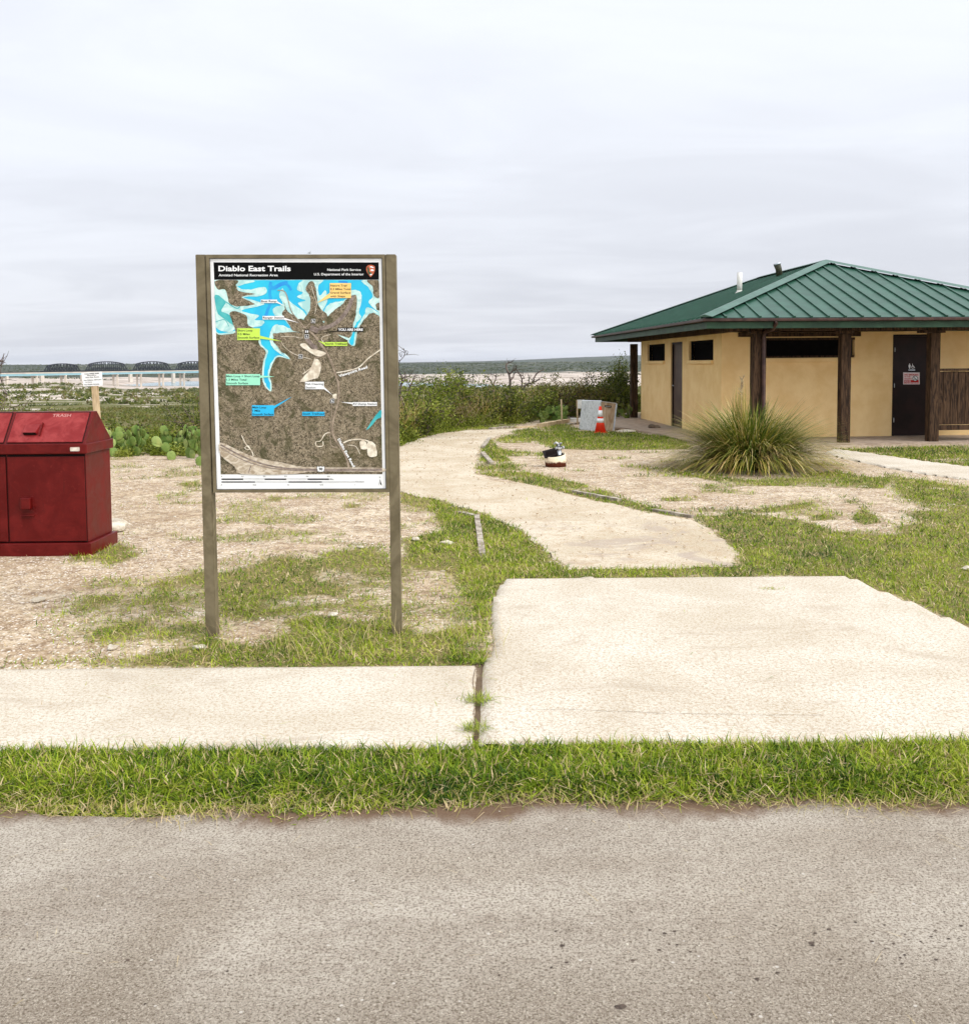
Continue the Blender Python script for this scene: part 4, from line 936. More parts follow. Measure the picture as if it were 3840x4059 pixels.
# scale bars and north arrow
mb = MB()
for x0, x1 in ((264, 455), (646, 836), (1026, 1216)): flatpoly(mb, [(x0, K+975), (x1, K+975), (x1, K+987), (x0, K+987)], .0010)
for x0, x1 in ((264, 560), (857, 1152)): flatpoly(mb, [(x0, K+1001), (x1, K+1001), (x1, K+1011), (x0, K+1011)], .0010)
for x0, x1, yy in ((455, 646, 975), (836, 1026, 975), (455, 646, 986), (836, 1026, 986), (560, 857, 1001), (1152, 1448, 1001), (560, 857, 1010), (1152, 1448, 1010)): flatpoly(mb, [(x0, K+yy), (x1, K+yy), (x1, K+yy+1.4), (x0, K+yy+1.4)], .0010)
flatpoly(mb, [(1666, K+982), (1684, K+1038), (1666, K+1024)], .0010); flatpoly(mb, [(1666, K+982), (1666, K+986), (1654, K+1032), (1650, K+1038)], .0010)
mb.build('scale_bar', M_black, root)
letters([(s, x, -(K+y), 12, None, .01, 'LEFT', 0) for s, x, y in (('0', 260, 962), ('0.1', 442, 962), ('0.2', 632, 962), ('0.3', 822, 962), ('0.4', 1012, 962), ('0.5', 1202, 962), ('Miles', 1222, 986), ('0', 260, 1037), ('0.25', 542, 1037), ('0.5', 845, 1037), ('0.75', 1135, 1037), ('1', 1443, 1037), ('Kilometers', 1452, 1009), ('N', 1660, 970))], 'scale_lettering', M_black, root, lambda x, y: Mp(x, -y, .0010))
# tuft of debris on the top edge
p0 = AT(1224, 1006, SD-.0); V, T, A_ = blades(np.stack([p0[0]+rng.normal(0, .006, 46), SD+.012+rng.normal(0, .006, 46), p0[2]+.001+0*np.ones(46)], -1), rng.uniform(.006, .016, 46), .0022, rng.uniform(0, .5, 46), .8)
V2, T2_, A2 = blades(np.array([[p0[0]+.002, SD+.01, p0[2]], [p0[0]+.006, SD+.01, p0[2]], [p0[0]+.004, SD+.01, p0[2]]]), np.array([.035, .03, .026]), .0012, np.zeros(3), .6)
V, T, A_ = merge([(V, T, A_), (V2, T2_, A2)])
tag(np_mesh('debris_tuft', V, T, 3, {'tint': A_}, M_leaf), 'tiny dark tuft of twigs on the top edge of the map sign', 'debris')

# ------------------------------------------------------------------ trash receptacle (two bins in one red steel enclosure)
TX, TY = -3.20, 8.05; W_, Dp = 1.26, .54
t0 = thing('trash_receptacle', 'dark red steel double trash receptacle with sloping lids on bare gravel', 'trash bin', (TX-W_/2, TY+Dp/2, 0))
hx = W_/2; hd = Dp/2; ZB, ZR, ZE, ZT = .085, .805, .885, 1.135
MB().span(-hx-.035, hx+.035, -hd-.03, hd+.03, -.03, ZB, .006).build('base', M_redside, t0)
bm_ = MB(); bm_.span(-hx, hx, -hd+.012, hd, ZB+.002, ZR-.002, .004); body = bm_.build('body', M_redside, t0)
MB().span(-hx-.024, hx+.024, -hd-.024, hd+.024, ZR, ZE, .006).build('rim', M_red, t0)
# roof: sloping front, narrow top, steep back
y_f, y_t, y_tb, y_b = -hd-.012, -hd+.185, -hd+.245, hd+.0
pr = [(y_f, ZE+.001), (y_t, ZT), (y_tb, ZT), (y_b, ZE+.001)]
mb = MB(); A0 = [(-hx-.012, y, z) for y, z in pr]; vs0 = [mb.bm.verts.new(p) for p in A0]; vs1 = [mb.bm.verts.new((hx+.012, p[1], p[2])) for p in A0]
mb.bm.faces.new(vs0); mb.bm.faces.new(vs1[::-1])
for i in range(4): mb.bm.faces.new((vs0[i], vs1[i], vs1[(i+1) % 4], vs0[(i+1) % 4]))
bmesh.ops.recalc_face_normals(mb.bm, faces=mb.bm.faces); mb.build('roof', M_redside, t0)
sl = Vector((0, y_t-y_f, ZT-ZE)).normalized(); nr = Vector((0, -sl.z, sl.y)); o0 = Vector((0, y_f, ZE)); SLn = (Vector((0, y_t, ZT))-o0).length
def SP(x, s, h): return o0+sl*s+nr*h+Vector((x, 0, 0))
rotS = Matrix((( 1, 0, 0), (0, sl.y, nr.y), (0, sl.z, nr.z))).to_4x4()
for k, xc in enumerate((-hx/2-.0, hx/2+.0)):
    g2 = MB(); g2.box(SP(xc, SLn*.5, .0015), (hx-.022, SLn-.012, .003), rotS); g2.build('lid_gap', M_seam, t0)
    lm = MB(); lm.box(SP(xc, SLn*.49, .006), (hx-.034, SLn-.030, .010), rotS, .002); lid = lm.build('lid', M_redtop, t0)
    hm = MB(); hx0 = xc-.135
    P = [SP(hx0-.055, .088, .012), SP(hx0+.065, .088, .012), SP(hx0+.065, .185, .012), SP(hx0-.055, .185, .012), SP(hx0-.045, .083, .045), SP(hx0+.055, .083, .045)]
    vs = [hm.bm.verts.new(p) for p in P]
    for f in ((0, 1, 5, 4), (1, 2, 5), (0, 4, 3), (4, 5, 2, 3), (0, 3, 2, 1)): hm.bm.faces.new([vs[i] for i in f])
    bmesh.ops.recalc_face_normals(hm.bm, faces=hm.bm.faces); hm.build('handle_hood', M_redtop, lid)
    MB().box(SP(hx0+.005, .081, .024), (.098, .002, .024), rotS).build('hand_slot', M_seam, lid)
    MB().bar(SP(hx0+.085, .07, .016), SP(hx0+.087, .19, .022), .005, .022).build('hood_rib', M_redside, lid)
    letters([('TRASH', xc+.005, SLn-.062, .030, .150, .01, 'LEFT', 0)], 'lettering', flat('faded_white_paint', (.50, .24, .21), .6), lid, lambda x, y: tuple(SP(x, y, .0122)))
    MB().span(xc-hx/2+.004, xc+hx/2-.004, -hd+.0105, -hd+.014, ZB+.004, ZR-.006).build('door_gap', M_seam, t0)
    dm = MB(); dm.span(xc-hx/2+.008, xc+hx/2-.008, -hd-.002, -hd+.010, ZB+.012, ZR-.022, .003); door = dm.build('door', M_red, t0)
    lx = xc-hx/2+.155; lz = ZB+.318
    MB().span(lx-.05, lx+.055, -hd-.008, -hd-.002, lz-.065, lz+.060, .002).build('latch_plate', M_red, door)
    hb = MB(); hb.span(lx-.038, lx+.042, -hd-.046, -hd-.008, lz-.042, lz+.052, .008); hb.build('latch_hood', M_red, door)
    MB().span(lx-.052, lx+.062, -hd-.020, -hd-.002, lz-.098, lz-.090, .002).build('latch_lip', M_redside, door)
    MB().tube([(lx+.052, -hd-.012, lz-.03), (lx+.060, -hd-.012, lz-.03)], .006).build('latch_bolt', M_redside, door)
mb = MB(); mb.span(hx-.105, hx-.030, -hd-.0265, -hd-.0245, ZR+.022, ZR+.054, .004); st = mb.build('maker_sticker', pm('sticker_cream', (.78, .72, .62), (.6, .5, .42), 20, .5), t0)

# small notice on a wooden post behind the bin
ND = 13.5
na, nb = AT(376, 1700, ND), AT(378, 1535, ND)
t1 = thing('notice_sign', 'small white handwritten style notice on a weathered wood post behind the red bin', 'sign', (na[0]+.03, ND, 0)); NL = Vector(t1.location)
pb = AT(384, 1640, ND); pt = AT(373, 1490, ND)
dv = (Vector(pt)-Vector(pb)); dv /= dv.z; gb = Vector(pb)+dv*(0-.1-pb[2])
mb = MB(); mb.bar(gb-NL, Vector(pt)-NL, .072, .072, .004); mb.build('post', M_woodpale, t1)
Q = [(322, 1477), (403, 1472), (408, 1528), (331, 1532)]
mb = MB(); mb.poly([Vector(AT(x, y, ND-.040))-NL for x, y in Q][::-1], (0, .004, 0)); brd = mb.build('board', M_white, t1)
ss = 13.4
def NP(x, y): return Vector(AT(300+x/ss, 1440-y/ss, ND-.043))-NL
letters([('Cove AREA With', 462, -590, 62, 780, .03, 'LEFT', R(3)), ('Shoreline', 608, -668, 55, 500, .02, 'LEFT', R(3)), ('And Gas Boats', 512, -778, 58, 740, .02, 'LEFT', R(3)), ('No Fishing Allowed', 440, -935, 62, 920, .02, 'LEFT', R(3.5)), ('in Cove', 520, -1030, 56, 340, .02, 'LEFT', R(3)), ('No Public Access', 462, -1160, 60, 790, .02, 'LEFT', R(3))], 'lettering', INK, brd, NP)

# ------------------------------------------------------------------ restroom building
BR = R(3.8); B0 = (3.86, 17.6, 0)
bld = thing('restroom_building', 'tan stucco restroom building with green standing seam metal hip roof and dark timber posts', 'building', B0, BR)
EW, EDp, EZ, RISE, HW = 7.2, 11.1, 2.245, 1.31, 3.6
# floor slab and walls
def bspan(name, m, *a, parent=None, **k): return MB().span(*a, **k).build(name, m, parent or bld)
WU0, WU1, WV0, WV1, WZ = .86, 6.34, 1.9, 8.75, 2.06
fl = MB(); fl.poly([(.15, .25, .012), (7.0, .25, .012), (7.0, 10.4, .012), (-.55, 10.4, .012), (-.55, 5.6, .012), (.15, 4.5, .012)], (0, 0, -.12)); fl.build('porch_floor', M_conc_floor, bld)
TH = .18
# front wall: openings = long window u1.72-3.56, z1.56-1.95; door u4.29-5.14
walls = MB(); fy = (WV0, WV0+TH)
def wspan(u0, u1, z0, z1): walls.span(u0, u1, fy[0], fy[1], z0, z1)
wspan(WU0, 1.72, 0, WZ); wspan(1.72, 3.50, 0, 1.56); wspan(1.72, 3.50, 1.95, WZ); wspan(3.50, 4.27, 0, WZ); wspan(4.27, 5.16, 2.0, WZ); wspan(5.16, WU1, 0, WZ)
walls.build('front_wall', M_stucco, bld)
lw = MB(); vcuts = [(2.45, 4.26, 1.53, 1.94), (4.80, 5.82, 0, 1.95), (6.39, 8.2, 1.53, 1.94)]
vprev = WV0+TH
for v0, v1, z0, z1 in vcuts:
    lw.span(WU0, WU0+TH, vprev, v0, 0, WZ); lw.span(WU0, WU0+TH, v0, v1, z1, WZ)
    if z0 > 0: lw.span(WU0, WU0+TH, v0, v1, 0, z0)
    vprev = v1
lw.span(WU0, WU0+TH, vprev, WV1, 0, WZ); lw.build('side_wall', M_stucco, bld)
bspan('rear_wall', M_stucco, WU0, WU1, WV1, WV1+TH, 0, WZ); bspan('far_side_wall', M_stucco, WU1-TH, WU1, WV0+TH, WV1, 0, WZ-.001)
# windows: a recessed dark louvre with frame and sloping sill
wn = bspan('window', M_opening, 1.72, 3.50, WV0+.10, WV0+.13, 1.56, 1.95); MB().span(1.72, 3.50, WV0-.012, WV0+.10, 1.905, 1.948).span(1.72, 3.50, WV0+.03, WV0+.09, 1.562, 1.60).build('frame', M_wood, wn)
MB().span(1.70, 3.52, WV0-.045, WV0-.001, 1.47, 1.558, .008).build('sill', M_stucco, wn)
for v0, v1, z0, z1 in (vcuts[0], vcuts[2]):
    wn = bspan('window', M_opening, WU0+.12, WU0+.15, v0, v1, z0, z1)
    fr = MB(); fr.span(WU0+.05, WU0+.10, v0, v1, z1-.06, z1-.002); fr.span(WU0+.05, WU0+.10, v0, v0+.05, z0, z1-.06); fr.span(WU0+.05, WU0+.10, v1-.05, v1, z0, z1-.06)
    for k in range(5): fr.span(WU0+.07, WU0+.09, v0+.05, v1-.05, z0+.03+k*.07, z0+.045+k*.07)
    fr.build('frame', M_opening, wn)
    MB().span(WU0-.05, WU0+.05, v0-.02, v1+.02, z0-.075, z0-.001, .008).build('sill', M_stucco, wn)
# doors
dr = bspan('door', M_darkbrown, 4.31, 5.12, WV0+.03, WV0+.07, .02, 1.965); MB().span(4.272, 4.308, WV0-.006, WV0+.10, .015, 1.998).span(5.122, 5.158, WV0-.006, WV0+.10, .015, 1.998).span(4.308, 5.122, WV0-.006, WV0+.10, 1.968, 1.998).build('frame', M_darkbrown, dr)
for hz in (.28, .96, 1.66): MB().tube([(4.305, WV0-.012, hz), (4.305, WV0-.012, hz+.09)], .009).build('hinge', M_galv, dr)
MB().span(5.03, 5.07, WV0-.03, WV0+.03, .90, 1.06, .006).build('handle', M_galv, dr)
def DP(x, y, off=.0): # z6 pixels on the door plane
    q = _front(2900+x/1.996, 1250+y/1.996, WV0+.027-off); return (q[0], WV0+.027-off, q[1])
def _front(x, y, v):
    r = ray(x, y); bx, by = -math.sin(BR), math.cos(BR); t_ = (v+B0[0]*bx+B0[1]*by)/(r[0]*bx+r[1]*by)
    px__, py__ = r[0]*t_-B0[0], r[1]*t_-B0[1]; return (px__*math.cos(BR)+py__*math.sin(BR), r[2]*t_+EYE)
mb = MB()
ic = MB(); cxp, cyp = 1407, 400
def oval(mb_, cx_, cy_, rx, ry, off, n=14): mb_.poly([DP(cx_+rx*math.cos(2*math.pi*k/n), cy_+ry*math.sin(2*math.pi*k/n), off) for k in range(n)])
oval(ic, 1406, 383, 3.5, 4, .002); oval(ic, 1406, 400, 8, 15, .002); ic.poly([DP(1402, 410, .003), DP(1411, 410, .003), DP(1410, 421, .003), DP(1402, 421, .003)])
oval(ic, 1429, 386, 3, 3.5, .002)
for k in range(14):
    a0, a1 = k/16*2*math.pi+.6, (k+1)/16*2*math.pi+.6
    ic.poly([DP(1431+12*math.cos(a), 408+12*math.sin(a), .002) if i < 2 else DP(1431+8.5*math.cos(a), 408+8.5*math.sin(a), .002) for i, a in enumerate((a0, a1, a1, a0))])
ic.poly([DP(1427, 390, .003), DP(1431, 390, .003), DP(1433, 404, .003), DP(1442, 404, .003), DP(1449, 416, .003), DP(1445, 418, .003), DP(1439, 408, .003), DP(1429, 408, .003)])
ic.build('restroom_symbol', M_white, dr, tri=True)
MB().poly([DP(1397, 427, .002), DP(1450, 427, .002), DP(1450, 436, .002), DP(1397, 436, .002)]).build('braille_plate', M_galv, dr)
ns = MB(); ns.poly([DP(1356, 451, .002), DP(1486, 451, .002), DP(1486, 545, .002), DP(1356, 545, .002)], (0, .002, 0)); nsp = ns.build('no_smoking_placard', pm('placard_pinkish_white', (.82, .70, .68), (.74, .60, .58), 20, .4), dr)
M_sred = flat('placard_red', (.55, .02, .02), .4)
r_ = MB(); r_.poly([DP(1363, 511, .003), DP(1478, 511, .003), DP(1478, 540, .003), DP(1363, 540, .003)])
r_.build('red_band', M_sred, dr)
letters([('NO SMOKING', 1366, -475, 12, 110, .04, 'LEFT', 0), ('IN THIS', 1366, -489, 9, 46, .03, 'LEFT', 0), ('BUILDING', 1366, -505, 9, 58, .03, 'LEFT', 0)], 'placard_lettering', M_sred, dr, lambda x, y: DP(x, -y, .0042))
letters([('SMOKE FREE', 1366, -523, 8, 50, .03, 'LEFT', 0), ('GOVERNMENT BUILDING', 1366, -538, 8, 108, .03, 'LEFT', 0)], 'placard_lettering', M_white, dr, lambda x, y: DP(x, -y, .0042))
cm_ = MB(); oval(cm_, 1451, 499, 21, 21, .0044, 24); cm_.build('circle_field', M_white, dr)
rm = MB()
for k in range(24):
    a0, a1 = k/24*2*math.pi, (k+1)/24*2*math.pi
    rm.poly([DP(1451+22*math.cos(a0), 499+22*math.sin(a0), .005), DP(1451+22*math.cos(a1), 499+22*math.sin(a1), .005), DP(1451+18*math.cos(a1), 499+18*math.sin(a1), .005), DP(1451+18*math.cos(a0), 499+18*math.sin(a0), .005)])
rm.poly([DP(1437, 487, .005), DP(1440, 484, .005), DP(1465, 511, .005), DP(1462, 514, .005)]); rm.poly([DP(1438, 502, .0052), DP(1462, 502, .0052), DP(1462, 506, .0052), DP(1438, 506, .0052)]); rm.build('prohibition_ring', M_black, dr)
dr2 = bspan('side_door', pm('brown_side_door', (.10, .062, .045), (.07, .042, .03), 3, .5), WU0+.06, WU0+.10, 4.85, 5.77, .02, 1.90); MB().span(WU0+.03, WU0+.11, 4.802, 4.848, .014, 1.948).span(WU0+.03, WU0+.11, 5.772, 5.818, .014, 1.948).span(WU0+.03, WU0+.11, 4.848, 5.772, 1.902, 1.948).build('frame', M_darkbrown, dr2)
MB().tube([(WU0+.02, 5.66, .96), (WU0+.0, 5.66, .96), (WU0+.0, 5.55, .95)], .012).build('handle', M_galv, dr2)
# posts, beams, caps
PV = .45
for u in (1.08, 2.71, 4.37, 6.05):
    pst = bspan('porch_post', M_wood, u-.088, u+.088, PV-.088+.088, PV+.088+.088, -.05, 1.985, bevel=.006)
    cpm = MB(); cpm.span(u-.15 if u != 4.37 else u-.26, u+.12 if u != 4.37 else u+.16, PV-.035, PV+.20, 1.988, 2.035, .004); cpm.build('cap', M_wood, pst)
for u, v in ((.77, 9.4), (4.2, 9.4), (6.3, 9.4)):
    bspan('porch_post', M_wood, u-.088, u+.088, v-.088, v+.088, -.05, 1.985, bevel=.006)
bspan('beam', M_wood, -.0+.55, 6.9, PV-.01, PV+.16, 2.037, 2.16); bspan('beam', M_wood, .62, .80, PV+.17, 9.32, 2.037, 2.16); bspan('beam', M_wood, .62, 6.9, 9.33, 9.49, 2.037, 2.16)
# dark recess trim under the eave over the long window
bspan('lintel', M_wood, 1.18, 3.6, WV0-.05, WV0-.004, 1.97, 2.055)
# soffit, fascia, gutter
bspan('soffit', pm('dark_soffit', (.07, .045, .03), (.05, .03, .02), 5, .8), .05, EW-.05, .05, EDp-.05, 2.163, 2.185)
fa = MB(); fa.span(.025, EW-.025, .02, .045, 2.075, 2.19); fa.span(.025, EW-.025, EDp-.045, EDp-.02, 2.075, 2.19); fa.span(.022, .047, .046, EDp-.046, 2.075, 2.19); fa.span(EW-.047, EW-.022, .046, EDp-.046, 2.075, 2.19); fa.build('fascia', M_fascia, bld)
gu = MB(); gu.span(-.07, EW+.07, -.07, .018, 2.195, EZ, .008); gu.span(-.07, EW+.07, EDp-.018, EDp+.07, 2.195, EZ, .008); gu.span(-.07, .018, .021, EDp-.021, 2.195, EZ, .008); gu.span(EW-.018, EW+.07, .021, EDp-.021, 2.195, EZ, .008)
gut = gu.build('gutter', M_gutter, bld)
du = 1.17
MB().tube([(du+.06, -.03, 2.20), (du+.06, -.03, 2.16), (du+.05, .10, 2.06), (du+.0, PV-.05, 2.02), (du-.0, PV-.05, 1.9), (du, PV-.05, .10), (du-.03, PV-.12, .03)], .038, 10).build('downspout', M_gutter, gut)
# roof sheets with raised ribs
RZ = EZ+.012; PK = (HW, HW, RZ+RISE); RE = (HW, EDp-HW, RZ+RISE)
rf = MB(); c00, c10, c11, c01 = (-.03, -.03, RZ), (EW+.03, -.03, RZ), (EW+.03, EDp+.03, RZ), (-.03, EDp+.03, RZ)
for f in ((c00, c10, PK), (c10, c11, RE, PK), (c11, c01, RE), (c01, c00, PK, RE)):
    rf.poly(f)
rf.poly([(c[0], c[1], RZ-.015) for c in (c00, c01, c11, c10)])
def ribs(face):
    mb = rf; step = .305
    if face in 'FB':
        for k in range(-11, 12):
            u = HW+k*step+.1
            ln_ = min(u, EW-u)
            if ln_ < .12: continue
            v0, v1 = (-.03, ln_-.06) if face == 'F' else (EDp+.03, EDp-ln_+.06); zz_ = RZ+(RISE/HW)*(ln_-.06)
            mb.bar((u, v0, RZ+.002), (u, v1, zz_), .034, .055)
    else:
        for k in range(0, 36):
            v = .22+k*step; ln_ = min(v, EDp-v, HW)
            if ln_ < .12: continue
            u0, u1 = (-.03, ln_-.06) if face == 'L' else (EW+.03, EW-ln_+.06)
            mb.bar((u0, v, RZ+.002), (u1, v, RZ+(RISE/HW)*(ln_-.06)), .034, .055)
for f_ in 'FLRB': ribs(f_)
roof = rf.build('roof', M_roof, bld)
cap = MB()
for a_, b_ in ((c00, PK), (c10, PK), (c11, RE), (c01, RE), (PK, RE)):
    a_, b_ = Vector(a_), Vector(b_); d_ = (b_-a_).normalized()
    sd_ = d_.cross(Vector((0, 0, 1))).normalized(); nrm = sd_.cross(d_).normalized()
    drop = .045 if a_ != Vector(PK) else .05; w2 = .15
    A1 = [a_+nrm*.062, a_+nrm*(.062-drop)+sd_*w2, a_+nrm*(.062-drop)-sd_*w2]; B1 = [b_+nrm*.062, b_+nrm*(.062-drop)+sd_*w2, b_+nrm*(.062-drop)-sd_*w2]
    for i, j in ((0, 1), (2, 0)): cap.poly([A1[i], A1[j], B1[j], B1[i]])
    cap.poly([A1[0], A1[2], A1[1]]); cap.poly([B1[0], B1[1], B1[2]])
cap.build('ridge_cap', M_ridge, roof)
def roofL(u, v): return RZ+(RISE/HW)*u
vp = MB(); uq, vq = 2.02, 4.42; vp.lathe([(.055, -.05), (.055, .44), (.048, .44), (.048, .40)], (uq, vq, roofL(uq, vq)), 20); vpo = vp.build('vent_pipe', M_pvc, roof)
MB().lathe([(.09, -.03), (.09, -.01), (.062, .02), (.058, .04)], (uq, vq, roofL(uq, vq)+.01), 20).build('pipe_boot', M_pvc, roof)
ufl, vfl = 3.12, 5.0; zf = roofL(ufl, vfl)
MB().tube([(ufl, vfl, zf-.02), (ufl-.02, vfl, zf+.16), (ufl-.06, vfl, zf+.27)], [.07, .07, .078], 14).build('flue', pm('dark_green_flue', (.06, .06, .03), (.03, .03, .02), 20, .5), roof)
MB().tube([(ufl-.052, vfl, zf+.262), (ufl-.064, vfl, zf+.30)], .082, 14).build('flue_collar', M_galv, roof)
# timber privacy screen right of the third post
sc_ = MB(); pu = 4.465
k = 0
while pu < 6.0:
    wd_ = rnd.choice((.10, .135, .14)); sc_.span(pu, min(pu+wd_-.008, 6.0), PV+.06, PV+.08, .315, 1.285+rnd.uniform(-.004, .004), .003); pu += wd_
scr = sc_.build('privacy_screen', M_wood, bld)
MB().span(4.462, 6.0, PV+.03, PV+.12, 1.295, 1.34, .004).build('top_rail', M_wood, scr); MB().span(4.462, 6.0, PV+.03, PV+.12, .215, .305, .004).build('bottom_rail', M_wood, scr)
# a notice low on the screen at the right edge of the picture is not shown clearly enough to read; left out

# walkways round the building
sheet('walkway', WALK2, .004, .06, M_conc, .05)
wk = [G(*p5(160, 826)), G(*p5(240, 815)), (3.0, 28.5), (4.1, 28.5)]
def bl(u, v): return (B0[0]+u*math.cos(BR)-v*math.sin(BR), B0[1]+u*math.sin(BR)+v*math.cos(BR))
slab('walkway', [bl(-.60, 10.3), bl(-.75, 7.2), bl(-.55, 6.2), bl(-.25, 4.6), bl(-.02, 3.1), bl(.05, 1.0), bl(.15, .2), bl(.85, .3), bl(.85, 10.3)], .020, .12, M_conc_floor, .02)
# ------------------------------------------------------------------ small objects near the building
def stone(name, label, loc, size, m, cat='rock', seed=1, group=None, rz=0):
    bm = bmesh.new(); bmesh.ops.create_icosphere(bm, subdivisions=3, radius=.5)
    for v_ in bm.verts:
        n_ = mnoise.noise(v_.co*2.2+Vector((seed*7.1, 0, 0))); v_.co *= 1+n_*.45; v_.co.z = max(v_.co.z, -.28)
        v_.co = Vector((v_.co.x*size[0], v_.co.y*size[1], v_.co.z*size[2]))
    me = bpy.data.meshes.new(name); bm.to_mesh(me); bm.free()
    o = link_mesh(name, me, m); o.location = loc; o.rotation_euler = (0, 0, rz)
    return tag(o, label, cat, group)
# cone
cx_, cy_ = G(2379, 1712); cn = thing('traffic_cone', 'orange traffic cone with two white bands standing on the grass before the metal cabinet', 'cone', (cx_, cy_, -.03))
MB().span(-.15, .15, -.15, .15, .0, .03, .01).build('base', M_orange, cn)
H_ = .585; rr = lambda z: .118-(.118-.026)*(z/H_)
MB().lathe([(rr(0)+.004, .028), (rr(.24), .24), (rr(.40), .40), (rr(H_), H_), (rr(H_)-.008, H_), (rr(H_)-.01, H_-.05)], n=32).build('body', M_orange, cn)
for z0, z1 in ((.235, .325), (.365, .500)): MB().lathe([(rr(z0)+.0025, z0), (rr(z1)+.0025, z1)], n=32).build('band', M_band, cn)
# cabinet
CD = 22.4; cl = Vector(AT(2330, 1712, CD)); cl.z = 0
cb = thing('metal_cabinet', 'grey metal utility cabinet with a rust stained tan side behind the traffic cone', 'cabinet', tuple(cl))
Z6 = lambda x, y, D: Vector(AT(2100+x/4.078, 1560+y/4.078, D))-cl
F1 = [Z6(842, 112, 22.9), Z6(1150, 120, 22.25), Z6(1135, 640, 22.25), Z6(968, 630, 22.6), Z6(795, 575, 22.95)]
mb = MB(); mb.poly(F1[::-1], (.05, .35, 0)); mb.build('front_panel', pm('scratched_grey_sheet', (.62, .64, .64), (.42, .44, .44), 9, .4, stretch=(1, 1, 1), dist=2.2, lo=.38, hi=.52), cb)
F2 = [Z6(1153, 128, 22.22), Z6(1400, 160, 22.45), Z6(1345, 640, 22.45), Z6(1138, 640, 22.22)]
mb = MB(); mb.poly(F2[::-1], (.02, .32, 0)); mb.build('side_panel', M_tanpanel, cb)
mb = MB(); mb.bar(Z6(1400, 158, 22.44), Z6(1345, 640, 22.44), .022, .03); mb.bar(Z6(1153, 126, 22.21), Z6(1400, 158, 22.43), .012, .02); mb.build('edge_trim', M_galv, cb)
mb = MB(); mb.poly([Z6(1210, 186, 22.25), Z6(1318, 196, 22.35), Z6(1316, 226, 22.35), Z6(1208, 216, 22.25)][::-1], (0, .01, 0)); mb.build('rating_plate', M_black, cb)
mb = MB(); mb.poly([Z6(1218, 196, 22.24), Z6(1308, 205, 22.33), Z6(1307, 215, 22.33), Z6(1217, 207, 22.24)][::-1]); mb.build('plate_print', M_galv, cb)
jb = Vector(AT(2302, 1630, 23.6)); jt = thing('junction_box', 'small white electrical box on a thin pipe just left of the metal cabinet', 'electrical box', (jb.x, 23.6, 0))
MB().span(-.075, .075, -.05, .05, .43, .615, .01).build('box', M_pvc, jt); MB().tube([(.02, 0, -.05), (.02, 0, .43)], .014).build('pipe', M_pvc, jt); MB().span(-.08, .08, -.055, .055, .617, .628, .003).build('cover', M_pvc, jt)
vb = Vector(G(2286, 1668)+(0,)); vt = thing('valve_box', 'low white box lying by the right-hand wooden stake', 'box', tuple(vb)); MB().span(-.16, .16, -.08, .08, -.02, .05, .006).build('box', M_pvc, vt); MB().span(-.17, .17, -.09, .09, .052, .072, .004).build('lid', M_pvc, vt)
for k, (xt, yt, xb, yb, lab) in enumerate(((2224, 1583, 2229, 1668, 'left wooden stake of two near the cacti, rust coloured edge'), (2287, 1585, 2289, 1668, 'right wooden stake of two, just left of the metal cabinet'))):
    D = 24.6; b_ = Vector(AT(xb, yb, D)); b_.z = -.25; a_ = Vector(AT(xt, yt, D)); t_ = thing('wooden_stake', lab, 'stake', (b_.x, D, b_.z), group='wooden stakes')
    bl_ = Vector((b_.x, D, b_.z)); MB().bar(Vector((0, 0, 0)), a_-bl_, .034, .034, .003).build('shaft', M_woodpale, t_)
# timbers
def timber(lab, a, b, w_, h_, m, z=.0, group='landscape timbers edging the path'):
    a = Vector((*a, z)); b = Vector((*b, z)); d = b-a; n = max(3, int(d.length/.12))
    mb = MB(); rings = []
    mid = (a+b)/2
    side = Vector((-d.y, d.x, 0)).normalized()
    for i in range(n+1):
        p = a+d*i/n-mid; r_ = []
        for dx_, dz_ in ((-.5, 0), (.5, 0), (.5, 1), (-.5, 1)):
            j = Vector((mnoise.noise((i*.9, dx_*3, dz_*5+a.x)), mnoise.noise((i*.9, dx_*3+9, dz_*5+a.x)), mnoise.noise((i*.7, dx_*3+5, dz_*5+a.y))))*.14*h_
            r_.append(mb.bm.verts.new(p+side*dx_*w_+Vector((0, 0, h_*dz_-.02))+j))
        rings.append(r_)
    for r0, r1 in zip(rings, rings[1:]):
        for k in range(4): mb.bm.faces.new((r0[k], r0[(k+1) % 4], r1[(k+1) % 4], r1[k]))
    mb.bm.faces.new(rings[0][::-1]); mb.bm.faces.new(rings[-1]); bmesh.ops.recalc_face_normals(mb.bm, faces=mb.bm.faces)
    o = mb.build('landscape_timber', m); o.location = mid; return tag(o, lab, 'timber', group)
zz_ = lambda x, y: (2100+x/4.078, 1560+y/4.078)
timber('long split timber lying across the far end of the gravel path', G(*zz_(150, 540)), G(*zz_(590, 460)), .14, .10, M_woodpale, 0)
timber('thin dark timber running behind the long split timber toward the cabinet', G(*zz_(600, 505)), G(*zz_(800, 478)), .10, .05, M_grey_timber, 0)
timber('flat weathered timber at the far left end of the path', G(*p4(720, 600)), G(*p4(880, 586)), .12, .05, M_grey_timber)
timber('flat pale timber on the path edge left of the long split timber', G(*p4(900, 592)), G(*p4(1090, 580)), .16, .04, M_woodpale)
timber('pale curved edging timber at the upper inner bend of the path', G(*p4(715, 668)), G(*p4(664, 735)), .07, .04, M_grey_timber)
timber('pale edging timber low on the inner bend of the path', G(*p4(660, 780)), G(*p4(728, 858)), .07, .045, M_grey_timber)
timber('grey edging timber sunk in grass on the near right side of the path', G(*p2(620, 198)), G(*p2(765, 226)), .06, .035, M_grey_timber)
